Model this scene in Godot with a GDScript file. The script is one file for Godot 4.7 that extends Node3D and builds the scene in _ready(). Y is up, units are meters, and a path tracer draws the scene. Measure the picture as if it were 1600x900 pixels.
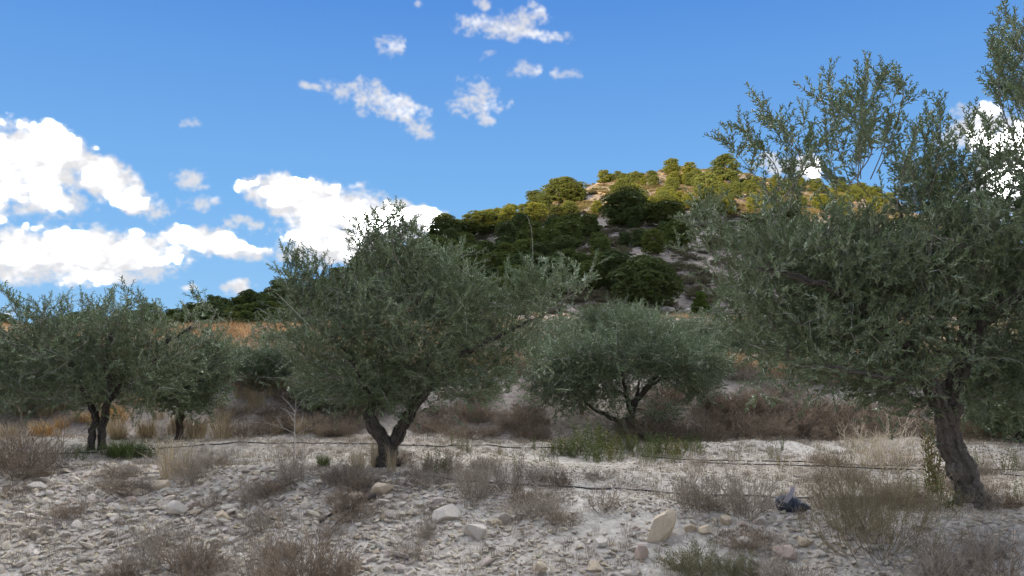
extends Node3D
# An olive grove on white limestone soil below a pine-covered hill. Metres, y up, the view runs along -z.

const FOCAL := 1232.0      # the photograph's focal length in its own pixels (1600 wide)
const EYE := 1.6
const HORIZON := 530.0
const EXPOSURE := 2.6     # exposed for the shade
const SUN_SIDE := 0.6      # how far sunlight travels along +x for every metre along -z
const SUN_DROP := 0.2056   # and how far it falls

var rng := RandomNumberGenerator.new()
var noise := FastNoiseLite.new()
var rough := FastNoiseLite.new()
var fluff := FastNoiseLite.new()
var used := {}
var bark: StandardMaterial3D
var plant: StandardMaterial3D
var leafy: StandardMaterial3D
var needles: StandardMaterial3D
var soil: StandardMaterial3D
var stone: StandardMaterial3D
var far_soil: StandardMaterial3D


# ------------------------------------------------------------------ mesh building
class Shape:
	var v := PackedVector3Array()
	var n := PackedVector3Array()
	var c := PackedColorArray()
	var i := PackedInt32Array()

	func tri(a: Vector3, b: Vector3, d: Vector3, col: Color) -> void:
		var nn := (b - a).cross(d - a).normalized()
		var k := v.size()
		v.append(a); v.append(b); v.append(d)
		n.append(nn); n.append(nn); n.append(nn)
		c.append(col); c.append(col); c.append(col)
		i.append(k); i.append(k + 2); i.append(k + 1)

	func quad(a: Vector3, b: Vector3, d: Vector3, e: Vector3, col: Color) -> void:
		tri(a, b, d, col)
		tri(a, d, e, col)

	# a lance-shaped leaf, folded along its midrib
	func leaf(at: Vector3, dir: Vector3, side: Vector3, l: float, w: float, col: Color) -> void:
		var up := side.cross(dir) * w * 0.35
		var m1 := at + dir * l * 0.32
		var m2 := at + dir * l * 0.7 - up * 0.3
		var t := at + dir * l
		var a := m1 + side * w * 0.5 + up
		var b := m1 - side * w * 0.5 + up
		tri(at, a, m2, col); tri(a, t, m2, col)
		tri(at, m2, b, col); tri(b, m2, t, col)

	func tube(p: PackedVector3Array, r: PackedFloat32Array, sides: int, col: Color, lump := 0.0, nz: FastNoiseLite = null) -> void:
		var k := v.size()
		var dir := (p[1] - p[0]).normalized()
		var x := dir.cross(Vector3(0.31, 0.17, 0.93)).normalized()
		for j in p.size():
			var d := (p[mini(j + 1, p.size() - 1)] - p[maxi(j - 1, 0)]).normalized()
			if d.length_squared() < 0.1:
				d = dir
			dir = d
			x = (x - d * x.dot(d)).normalized()
			var y := d.cross(x)
			for s in sides:
				var a := TAU * s / sides
				var o := x * cos(a) + y * sin(a)
				var rr := r[j]
				if lump > 0.0:
					var q := p[j] + o * r[j]
					rr *= 1.0 + lump * (nz.get_noise_3d(q.x * 90.0, q.y * 45.0, q.z * 90.0) + 0.55 * nz.get_noise_3d(q.x * 420.0, q.y * 60.0, q.z * 420.0))
				v.append(p[j] + o * rr)
				n.append(o)
				var g := 1.0
				if lump > 0.0:
					g = clampf(1.0 + 1.8 * nz.get_noise_3d(p[j].x * 40.0 + o.x * 60.0, p[j].y * 22.0, o.z * 60.0), 0.45, 1.9)
				c.append(Color(col.r * g, col.g * g, col.b * g))
		for j in p.size() - 1:
			for s in sides:
				var a := k + j * sides + s
				var b := k + j * sides + (s + 1) % sides
				i.append(a); i.append(a + sides); i.append(b)
				i.append(b); i.append(a + sides); i.append(b + sides)
		# cap of the far end
		var e := k + (p.size() - 1) * sides
		for s in range(1, sides - 1):
			i.append(e); i.append(e + s + 1); i.append(e + s)

	func commit() -> ArrayMesh:
		var a := []
		a.resize(Mesh.ARRAY_MAX)
		a[Mesh.ARRAY_VERTEX] = v
		a[Mesh.ARRAY_NORMAL] = n
		a[Mesh.ARRAY_COLOR] = c
		a[Mesh.ARRAY_INDEX] = i
		var m := ArrayMesh.new()
		m.add_surface_from_arrays(Mesh.PRIMITIVE_TRIANGLES, a)
		return m


func numbered(called: String) -> String:
	var k: int = used.get(called, 0)
	used[called] = k + 1
	return called if k == 0 else "%s_%03d" % [called, k]


func tag(o: Node, label: String, category: String, group := "", kind := "") -> Node:
	o.set_meta("label", label)
	if category: o.set_meta("category", category)
	if group: o.set_meta("group", group)
	if kind: o.set_meta("kind", kind)
	return o


func thing(called: String, at: Vector3, label: String, category: String, group := "") -> Node3D:
	var o := Node3D.new()
	o.name = numbered(called)
	add_child(o, true)
	o.position = at
	tag(o, label, category, group)
	return o


func part(called: String, m: Mesh, mat: Material, parent: Node) -> MeshInstance3D:
	var o := MeshInstance3D.new()
	o.name = called
	o.mesh = m
	o.material_override = mat
	parent.add_child(o, true)
	return o


func single(called: String, m: Mesh, mat: Material, at: Vector3, label: String, category: String, group := "") -> MeshInstance3D:
	var o := part(numbered(called), m, mat, self)
	o.position = at
	tag(o, label, category, group)
	return o


func many(called: String, m: Mesh, mat: Material, list: Array[Transform3D], tints: PackedColorArray, parent: Node) -> MultiMeshInstance3D:
	var mm := MultiMesh.new()
	mm.transform_format = MultiMesh.TRANSFORM_3D
	mm.use_colors = true
	mm.mesh = m
	mm.instance_count = list.size()
	for k in list.size():
		mm.set_instance_transform(k, list[k])
		mm.set_instance_color(k, tints[k])
	var o := MultiMeshInstance3D.new()
	o.name = called
	o.multimesh = mm
	o.material_override = mat
	parent.add_child(o, true)
	o.set_meta("kind", "stuff")
	return o


func gauss() -> float:
	return rng.randfn(0.0, 1.0)


func ball() -> Vector3:
	var p := Vector3(gauss(), gauss(), gauss()).normalized()
	return p * pow(rng.randf(), 0.3333)


# the place that stands at this pixel of the photograph when it is d metres away
func at(px: float, py: float, d: float) -> Vector3:
	return Vector3((px - 800.0) / FOCAL * d, EYE - (py - HORIZON) / FOCAL * d, -d)


func on(px: float, d: float) -> Vector3:
	var x := (px - 800.0) / FOCAL * d
	return Vector3(x, land(x, d), -d)


# the ground seen at a pixel
func ground_at(px: float, py: float, from := 5.0) -> Vector3:
	var u := (px - 800.0) / FOCAL
	var s := (HORIZON - py) / FOCAL
	var d := from
	while d < 230.0:
		if land(u * d, d) >= EYE + s * d:
			break
		d += 0.04 + d * 0.002
	return Vector3(u * d, land(u * d, d), -d)


# ------------------------------------------------------------------ the lie of the land
var sky_px := [-900.0, -300.0, 0.0, 150.0, 250.0, 350.0, 450.0, 550.0, 640.0, 700.0, 760.0, 820.0, 880.0, 940.0, 1000.0, 1060.0, 1130.0, 1200.0, 1280.0, 1350.0, 1450.0, 1600.0, 1750.0, 1900.0, 2300.0, 3000.0]
var sky_py := [522.0, 520.0, 516.0, 508.0, 503.0, 495.0, 476.0, 432.0, 396.0, 368.0, 355.0, 338.0, 306.0, 289.0, 275.0, 265.0, 264.0, 277.0, 292.0, 308.0, 338.0, 385.0, 430.0, 470.0, 510.0, 520.0]
var ridge_d := [110.0, 110.0, 115.0, 115.0, 115.0, 118.0, 124.0, 132.0, 140.0, 144.0, 147.0, 150.0, 155.0, 160.0, 165.0, 170.0, 172.0, 174.0, 174.0, 173.0, 170.0, 160.0, 150.0, 140.0, 120.0, 110.0]


func pick(u: float, ys: Array) -> float:
	var p := clampf(u * FOCAL + 800.0, -899.0, 2999.0)
	var k := 0
	while sky_px[k + 1] < p:
		k += 1
	var t: float = (p - sky_px[k]) / (sky_px[k + 1] - sky_px[k])
	t = lerpf(t, t * t * (3 - 2 * t), 0.6)
	return lerpf(ys[k], ys[k + 1], t)


func ramp(s: float, w: float) -> float:
	return 0.0 if s <= -w else (s if s >= w else (s + w) * (s + w) / (4.0 * w))


func crest(x: float) -> float:
	return clampf(7.75 - 0.33 * x, 6.6, 9.8) + 0.35 * noise.get_noise_2d(x * 20.0, 77.0)


func land(x: float, d: float) -> float:
	var rise := lerpf(0.008, 0.055, smoothstep(-13.0, 1.0, x))
	var h := maxf(-0.24 * ramp(crest(x) - d, 0.35), -0.75)
	if d < 60.0:
		var wob := noise.get_noise_2d(x * 6.0, 300.0)
		h += 0.95 * smoothstep(12.9 + wob, 15.9 + wob, d) + 0.9 * smoothstep(16.0, 34.0, d) + rise * maxf(0.0, d - 34.0)
		h += 0.10 * exp(-pow((d - 11.7 - 0.5 * wob) / 0.32, 2.0)) * (0.6 + 0.8 * noise.get_noise_2d(x * 40.0, 9.0))
		h += 0.04 * exp(-pow((d - crest(x) - 0.4) / 0.35, 2.0))
		h += 0.10 * noise.get_noise_2d(x * 10.0, d * 10.0) * smoothstep(4.0, 9.0, d)
		if d > 18.0:
			h += 0.35 * noise.get_noise_2d(x * 3.0, d * 3.0) * smoothstep(18.0, 30.0, d)
		return h
	var u := x / d
	var d1 := pick(u, ridge_d)
	var top := EYE + (HORIZON - pick(u, sky_py)) / FOCAL * d1
	var t := (d - 60.0) / (d1 - 60.0)
	var low := 0.95 + 0.9 + rise * 26.0
	if t <= 1.0:
		h = low + (top - low) * (t * (1.18 - 0.18 * t))
	else:
		h = top - (d - d1) * 0.12 - 0.0022 * (d - d1) * (d - d1)
	h += 0.35 * noise.get_noise_2d(x * 3.0, d * 3.0)
	var up := smoothstep(60.0, 75.0, d)
	h += up * (1.1 * noise.get_noise_2d(x * 2.2 + 500.0, d * 2.2) + 0.5 * rough.get_noise_2d(x * 2.0, d * 4.0))
	return maxf(h, -6.0)


func fine_land(x: float, d: float) -> float:
	var h := land(x, d)
	h += 0.024 * rough.get_noise_2d(x * 22.0, d * 22.0) + 0.014 * rough.get_noise_2d(x * 70.0 + 40.0, d * 70.0)
	return h + 0.010 * noise.get_noise_2d(x * 420.0, d * 420.0)


func mixc(a: Color, b: Color, t: float) -> Color:
	return a.lerp(b, clampf(t, 0.0, 1.0))


func soil_color(x: float, d: float) -> Color:
	var chalk := Color(0.565, 0.52, 0.45)
	var n := noise.get_noise_2d(x * 9.0 + 60.0, d * 9.0)
	var f := rough.get_noise_2d(x * 12.0, d * 12.0)
	var c := mixc(chalk, Color(0.48, 0.43, 0.36), 0.55 + 1.2 * n)
	c = mixc(c, Color(0.36, 0.30, 0.24), (f - 0.12) * 2.2 * smoothstep(6.0, 9.0, d))
	var flat := smoothstep(0.2, 0.9, d - crest(x))
	if flat > 0.0:
		c = mixc(c, Color(0.36, 0.315, 0.26), flat * clampf(0.32 + 1.3 * rough.get_noise_2d(x * 3.5, d * 26.0), 0.0, 0.85))
	if d > 12.3:
		c = mixc(c, Color(0.40, 0.34, 0.285), smoothstep(12.3, 13.5, d) * 0.75)
		var field := mixc(Color(0.46, 0.36, 0.26), Color(0.62, 0.43, 0.28), smoothstep(-2.0, -9.0, x) * 0.9 + n)
		field = mixc(field, Color(0.55, 0.46, 0.38), 0.4 + 1.5 * f)
		c = mixc(c, field, smoothstep(15.2, 17.0, d))
	if d > 50.0:
		var hill := mixc(Color(0.21, 0.185, 0.165), Color(0.35, 0.30, 0.26), 0.45 + 1.6 * f)
		hill = mixc(hill, Color(0.24, 0.21, 0.14), 1.6 * noise.get_noise_2d(x * 4.0 - 90.0, d * 4.0))
		hill = mixc(hill, Color(0.42, 0.37, 0.32), smoothstep(0.25, 0.42, rough.get_noise_2d(x * 5.0, land(x, d) * 30.0)))
		c = mixc(c, hill, smoothstep(50.0, 62.0, d))
	return c


func sheet(x0: float, x1: float, d0: float, d1: float, step: float, fine: bool, sink_in := Rect2()) -> ArrayMesh:
	var nx := int((x1 - x0) / step) + 1
	var nd := int((d1 - d0) / step) + 1
	var v := PackedVector3Array(); var n := PackedVector3Array(); var c := PackedColorArray(); var idx := PackedInt32Array()
	v.resize(nx * nd); n.resize(nx * nd); c.resize(nx * nd)
	for j in nd:
		var d := d0 + j * step
		for i in nx:
			var x := x0 + i * step
			var h := fine_land(x, d) if fine else land(x, d)
			if sink_in.size.x > 0.0 and sink_in.has_point(Vector2(x, d)):
				h -= 0.25
			v[j * nx + i] = Vector3(x, h, -d)
			c[j * nx + i] = soil_color(x, d)
	for j in nd:
		for i in nx:
			var a := v[j * nx + maxi(i - 1, 0)]
			var b := v[j * nx + mini(i + 1, nx - 1)]
			var e := v[maxi(j - 1, 0) * nx + i]
			var f := v[mini(j + 1, nd - 1) * nx + i]
			n[j * nx + i] = (b - a).cross(f - e).normalized()
	var inner := sink_in.grow(-2.0 * step)
	for j in nd - 1:
		for i in nx - 1:
			if sink_in.size.x > 0.0 and inner.has_point(Vector2(x0 + i * step, d0 + j * step)):
				continue
			var k := j * nx + i
			idx.append(k); idx.append(k + nx); idx.append(k + 1)
			idx.append(k + 1); idx.append(k + nx); idx.append(k + nx + 1)
	var arr := []
	arr.resize(Mesh.ARRAY_MAX)
	arr[Mesh.ARRAY_VERTEX] = v; arr[Mesh.ARRAY_NORMAL] = n; arr[Mesh.ARRAY_COLOR] = c; arr[Mesh.ARRAY_INDEX] = idx
	var m := ArrayMesh.new()
	m.add_surface_from_arrays(Mesh.PRIMITIVE_TRIANGLES, arr)
	return m


# the mountain behind the viewer, whose shadow lies over the grove
func mountain_mesh() -> ArrayMesh:
	var s := Shape.new()
	var step := 8.0
	var nx := 140
	var nz := 52
	for j in nz:
		for i in nx:
			var x := -720.0 + i * step
			var z := 24.0 + j * step
			var t := (z - 24.0) / 236.0
			var crown := 93.0 + 9.0 * noise.get_noise_2d(x * 0.5, 40.0) + 3.0 * noise.get_noise_2d(x * 2.5, 80.0)
			crown *= smoothstep(390.0, 120.0, x) * 0.8 + 0.2
			var h := -0.75 + crown * (t * t * (3 - 2 * t) if t < 1.0 else 1.0 - 0.5 * (t - 1.0))
			h += 2.5 * noise.get_noise_2d(x * 0.8, z * 0.8) * smoothstep(0.0, 0.3, t) * (1.0 - smoothstep(0.7, 0.95, t))
			s.v.append(Vector3(x, h - (0.3 if j == 0 else 0.0), z))
			s.n.append(Vector3.UP)
			s.c.append(Color(0.30, 0.26, 0.19))
	for j in nz:
		for i in nx:
			var a := s.v[j * nx + mini(i + 1, nx - 1)] - s.v[j * nx + maxi(i - 1, 0)]
			var b := s.v[maxi(j - 1, 0) * nx + i] - s.v[mini(j + 1, nz - 1) * nx + i]
			s.n[j * nx + i] = a.cross(b).normalized()
			if i < nx - 1 and j < nz - 1:
				var k := j * nx + i
				s.i.append_array(PackedInt32Array([k, k + 1, k + nx, k + 1, k + nx + 1, k + nx]))
	return s.commit()


# ------------------------------------------------------------------ sky
var puffs := [
	[20, 232, 100, 50, 0, 1.0], [85, 240, 62, 48, 10, 1.0], [0, 290, 125, 55, 0, 1.0], [95, 322, 48, 24, 0, .95], [165, 282, 62, 34, 22, 1.0], [205, 308, 46, 24, 15, 1.0], [240, 329, 44, 13, 4, .9], [-70, 260, 80, 70, 0, 1.0],
	[299, 280, 25, 18, 0, .9], [308, 322, 34, 14, 0, .9], [338, 320, 14, 7, 0, .6], [290, 187, 15, 12, 0, .35],
	[50, 398, 150, 44, 0, 1.0], [180, 392, 130, 36, 0, 1.0], [305, 372, 72, 20, 4, 1.0], [360, 387, 56, 18, 8, 1.0], [110, 425, 140, 22, 0, .95], [215, 428, 62, 18, -6, .9], [-80, 400, 110, 54, 0, 1.0],
	[455, 308, 86, 34, 8, 1.0], [525, 325, 95, 42, 10, 1.0], [600, 345, 80, 38, 12, 1.0], [500, 372, 72, 40, 0, 1.0], [665, 345, 34, 28, 10, 1.0], [384, 352, 26, 10, 5, .9], [560, 388, 64, 28, 0, 1.0], [440, 393, 22, 10, 0, .8], [395, 280, 25, 8, -10, .4],
	[366, 453, 30, 12, 0, .95], [290, 450, 16, 6, 0, .8], [315, 475, 32, 9, -10, .9], [60, 448, 60, 6, 0, .5], [0, 495, 26, 10, 0, .8],
	[530, 140, 46, 16, 10, .85], [592, 160, 62, 24, 18, .88], [640, 180, 30, 26, 30, .9], [665, 210, 22, 11, 10, .6], [480, 134, 24, 8, 10, .7],
	[748, 160, 54, 15, 0, .9], [748, 140, 38, 12, 5, .6], [758, 182, 15, 12, 0, .6], [605, 77, 25, 22, 0, .6], [775, 36, 62, 18, -6, .7], [820, 30, 40, 24, -25, .85], [848, 50, 34, 12, 8, .8], [838, 14, 18, 14, 0, .7],
	[750, 4, 16, 12, 0, .6], [767, 85, 15, 7, -30, .3], [820, 110, 18, 18, 20, .35], [868, 115, 10, 13, 0, .3], [652, 4, 12, 10, 0, .3], [890, 118, 25, 10, 0, .15],
	[1540, 195, 58, 32, -8, .95], [1590, 245, 75, 62, 0, 1.0], [1262, 264, 32, 20, 0, .95], [1212, 262, 32, 18, 0, .9], [1560, 305, 70, 45, 0, 1.0], [1680, 240, 90, 80, 0, 1.0], [1500, 220, 40, 20, 0, .6],
]


func sky_color(dir: Vector3) -> Color:
	var e := clampf(dir.y, 0.0, 1.0)
	# clear air: pale and cyan low down, deeper blue higher up
	var base: Color
	if e < 0.17:
		base = Color(0.32, 0.60, 0.92).lerp(Color(0.205, 0.475, 0.88), e / 0.17)
	elif e < 0.40:
		base = Color(0.205, 0.475, 0.88).lerp(Color(0.095, 0.285, 0.74), (e - 0.17) / 0.23)
	else:
		base = Color(0.095, 0.285, 0.74).lerp(Color(0.05, 0.17, 0.50), clampf((e - 0.40) / 0.5, 0.0, 1.0))
	var dens := 0.0
	var soft := 1.0
	var inside := 0.0
	var px := 0.0
	var py := 0.0
	if dir.z < -0.3:
		px = 800.0 + FOCAL * dir.x / -dir.z
		py = HORIZON - FOCAL * dir.y / -dir.z
		inside = 1.0 - smoothstep(950.0, 1150.0, absf(px - 800.0))
		inside *= 1.0 - smoothstep(-40.0, -260.0, py)
	var shade := 0.0
	var thick := 0.0
	if inside > 0.0:
		var wx := px + 26.0 * fluff.get_noise_2d(px * 0.5, py * 0.7) + 9.0 * fluff.get_noise_2d(px * 1.8 + 300.0, py * 2.2)
		var wy := py + 17.0 * fluff.get_noise_2d(px * 0.5 + 900.0, py * 0.7) + 7.0 * fluff.get_noise_2d(px * 1.8, py * 2.2 + 700.0)
		var best := 0.0
		for p in puffs:
			var dx: float = wx - p[0]
			var dy: float = wy - p[1]
			if absf(dx) > p[2] + p[3] * 1.3 or absf(dy) > p[2] + p[3]:
				continue
			var a := deg_to_rad(p[4])
			var qx: float = (dx * cos(a) + dy * sin(a)) / p[2]
			var qy: float = (-dx * sin(a) + dy * cos(a)) / p[3]
			var k: float = 1.0 - (qx * qx + qy * qy) * 0.72
			if k > 0.0:
				# lit from the viewer's side and above: bases a little grey
				if k * p[5] > best:
					best = k * p[5]
					soft = p[5]
					shade = clampf(qy * 0.5 + 0.15, 0.0, 1.0)
				dens = maxf(dens, k) + 0.25 * minf(dens, k)
		if dens > 0.0:
			var w := 0.6 * fluff.get_noise_2d(px * 1.1, py * 1.5) + 0.45 * fluff.get_noise_2d(px * 3.2, py * 4.0)
			var big := smoothstep(0.88, 1.0, soft)
			w += lerpf(0.4, 0.16, big) * fluff.get_noise_2d(px * 9.0, py * 11.0)
			thick = maxf(0.0, dens - 0.12 + w * lerpf(1.25, 0.9, big))
			dens = pow(smoothstep(0.0, lerpf(1.2, 0.75, big), thick), lerpf(1.0, 0.8, big)) * lerpf(0.55 + 0.4 * soft, 1.0, big) * inside
			thick *= big
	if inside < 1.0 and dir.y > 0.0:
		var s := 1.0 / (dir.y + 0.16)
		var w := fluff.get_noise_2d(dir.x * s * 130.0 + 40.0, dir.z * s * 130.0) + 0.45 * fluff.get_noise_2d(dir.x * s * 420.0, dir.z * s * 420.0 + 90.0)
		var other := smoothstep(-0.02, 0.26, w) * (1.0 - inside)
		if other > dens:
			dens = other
			thick = 1.7 * w + 0.5  # unseen clouds: cover and thickness raised to light the shaded ground
	# thick cloud boosted past white to light shaded ground; thin edge and base not
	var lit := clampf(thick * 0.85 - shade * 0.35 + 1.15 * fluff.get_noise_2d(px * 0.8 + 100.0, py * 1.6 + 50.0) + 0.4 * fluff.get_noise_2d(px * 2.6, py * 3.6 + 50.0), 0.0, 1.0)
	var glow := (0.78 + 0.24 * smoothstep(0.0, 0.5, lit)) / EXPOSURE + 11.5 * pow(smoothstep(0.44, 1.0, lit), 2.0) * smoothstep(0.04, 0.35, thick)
	return (base * (1.0 / EXPOSURE)).lerp(Color(glow, glow, glow * lerpf(1.035, 1.0, lit)), dens)


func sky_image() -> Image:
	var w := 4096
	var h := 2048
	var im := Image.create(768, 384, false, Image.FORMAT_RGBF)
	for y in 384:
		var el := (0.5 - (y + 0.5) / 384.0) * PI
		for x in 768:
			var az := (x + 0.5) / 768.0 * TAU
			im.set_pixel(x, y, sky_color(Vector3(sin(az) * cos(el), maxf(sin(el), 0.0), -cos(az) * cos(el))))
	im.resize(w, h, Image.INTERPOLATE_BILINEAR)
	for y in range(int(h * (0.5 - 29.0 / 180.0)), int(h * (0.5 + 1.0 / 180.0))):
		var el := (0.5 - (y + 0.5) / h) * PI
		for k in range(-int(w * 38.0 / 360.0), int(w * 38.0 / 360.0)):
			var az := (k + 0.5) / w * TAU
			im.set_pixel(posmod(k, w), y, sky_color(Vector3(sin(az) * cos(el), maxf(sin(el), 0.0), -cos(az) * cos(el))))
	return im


# ------------------------------------------------------------------ materials
func noise_tex(freq: float, lo: float, hi: float, kind := FastNoiseLite.TYPE_SIMPLEX_SMOOTH, size := 512) -> NoiseTexture2D:
	var f := FastNoiseLite.new()
	f.noise_type = kind
	f.frequency = freq
	f.fractal_octaves = 5
	f.seed = int(freq * 1000.0)
	var t := NoiseTexture2D.new()
	t.width = size; t.height = size
	t.seamless = true
	t.noise = f
	var g := Gradient.new()
	g.set_color(0, Color(lo, lo, lo)); g.set_color(1, Color(hi, hi, hi))
	t.color_ramp = g
	return t


func make_material(tex_scale: float, freq: float, lo: float, rough_v: float, relief := 0.0, world := true) -> StandardMaterial3D:
	var m := StandardMaterial3D.new()
	m.vertex_color_use_as_albedo = true
	m.roughness = rough_v
	m.metallic_specular = 0.2
	if tex_scale > 0.0:
		m.albedo_texture = noise_tex(freq, lo, 1.0)
		m.uv1_triplanar = true
		m.uv1_world_triplanar = world
		m.uv1_scale = Vector3.ONE * tex_scale
		if relief > 0.0:
			m.heightmap_enabled = true
			m.heightmap_texture = noise_tex(freq * 1.6, 0.0, 1.0)
			m.heightmap_scale = relief
	return m


# ------------------------------------------------------------------ rocks
func rock_mesh(seed_: int, long: float, flat: float, cuts: int, tone: Color, level := 1) -> ArrayMesh:
	var r := RandomNumberGenerator.new()
	r.seed = seed_
	var t := (1.0 + sqrt(5.0)) / 2.0
	var v: Array[Vector3] = []
	for p in [[-1, t, 0], [1, t, 0], [-1, -t, 0], [1, -t, 0], [0, -1, t], [0, 1, t], [0, -1, -t], [0, 1, -t], [t, 0, -1], [t, 0, 1], [-t, 0, -1], [-t, 0, 1]]:
		v.append(Vector3(p[0], p[1], p[2]).normalized())
	var f := [[0, 11, 5], [0, 5, 1], [0, 1, 7], [0, 7, 10], [0, 10, 11], [1, 5, 9], [5, 11, 4], [11, 10, 2], [10, 7, 6], [7, 1, 8], [3, 9, 4], [3, 4, 2], [3, 2, 6], [3, 6, 8], [3, 8, 9], [4, 9, 5], [2, 4, 11], [6, 2, 10], [8, 6, 7], [9, 8, 1]]
	for l in level:
		var mid := {}
		var g := []
		for q in f:
			var m := []
			for k in 3:
				var a: int = mini(q[k], q[(k + 1) % 3])
				var b: int = maxi(q[k], q[(k + 1) % 3])
				if not mid.has(Vector2i(a, b)):
					mid[Vector2i(a, b)] = v.size()
					v.append(((v[a] + v[b]) * 0.5).normalized())
				m.append(mid[Vector2i(a, b)])
			g.append([q[0], m[0], m[2]]); g.append([q[1], m[1], m[0]]); g.append([q[2], m[2], m[1]]); g.append([m[0], m[1], m[2]])
		f = g
	var planes := []
	for k in cuts:
		planes.append([Vector3(r.randfn(), r.randfn(), r.randfn()).normalized(), r.randf_range(0.46, 0.8)])
	for k in v.size():
		var p := v[k] * (1.0 + 0.16 * rough.get_noise_3d(v[k].x * 22.0 + seed_ * 13.0, v[k].y * 22.0, v[k].z * 22.0) + 0.05 * noise.get_noise_3d(v[k].x * 130.0, v[k].y * 130.0 + seed_, v[k].z * 130.0))
		for q in planes:
			var over: float = p.dot(q[0]) - q[1]
			if over > 0.0:
				p -= q[0] * over
		v[k] = p * Vector3(long, flat, 1.0) * 0.5
	var s := Shape.new()
	for q in f:
		var shade := r.randf_range(0.92, 1.06)
		s.tri(v[q[0]], v[q[1]], v[q[2]], Color(tone.r * shade, tone.g * shade, tone.b * shade))
	return s.commit()


# ------------------------------------------------------------------ olive trees
var sprig: Array[ArrayMesh] = []


func make_sprig(seed_: int, pairs: int, l: float, leaf_l: float, leaf_w: float) -> ArrayMesh:
	var r := RandomNumberGenerator.new()
	r.seed = seed_
	var s := Shape.new()
	var pts := PackedVector3Array()
	var rad := PackedFloat32Array()
	var bend := Vector3(r.randf_range(-0.05, 0.05), 0, r.randf_range(-0.05, 0.05))
	for k in 4:
		var t := k / 3.0
		pts.append(Vector3(0, l * t, 0) + bend * t * t)
		rad.append(lerpf(0.0022, 0.0009, t))
	s.tube(pts, rad, 3, Color(0.20, 0.17, 0.13))
	for k in pairs:
		var t := (k + 0.6) / pairs
		var p := Vector3(0, l * t, 0) + bend * t * t
		var turn := k * 1.57 + r.randf_range(-0.5, 0.5)
		for side in 2:
			var a := turn + side * PI
			var out := Vector3(cos(a), 0, sin(a))
			var dir := (out * r.randf_range(0.35, 0.95) + Vector3.UP * r.randf_range(0.55, 1.2)).normalized()
			var across := dir.cross(Vector3.UP.rotated(out, r.randf_range(-0.6, 0.6))).normalized()
			var size := leaf_l * r.randf_range(0.7, 1.15) * (1.0 if t < 0.8 else 0.75)
			# upper faces dull green, undersides silver; old leaves yellowish
			var col := Color(0.13, 0.175, 0.088).lerp(Color(0.175, 0.225, 0.115), r.randf())
			var q := r.randf()
			if q < 0.22:
				col = Color(0.235, 0.28, 0.185)
			elif q > 0.97:
				col = Color(0.27, 0.22, 0.09)
			s.leaf(p, dir, across, size, leaf_w * r.randf_range(0.8, 1.2), col)
	return s.commit()


func smooth_path(pts: Array, step: float) -> PackedVector3Array:
	var o := PackedVector3Array()
	for k in pts.size() - 1:
		var a: Vector3 = pts[maxi(k - 1, 0)]
		var b: Vector3 = pts[k]
		var c: Vector3 = pts[k + 1]
		var d: Vector3 = pts[mini(k + 2, pts.size() - 1)]
		var m := maxi(1, int(b.distance_to(c) / step))
		for j in m:
			o.append(b.cubic_interpolate(c, a, d, float(j) / m))
	o.append(pts[-1])
	return o


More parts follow.
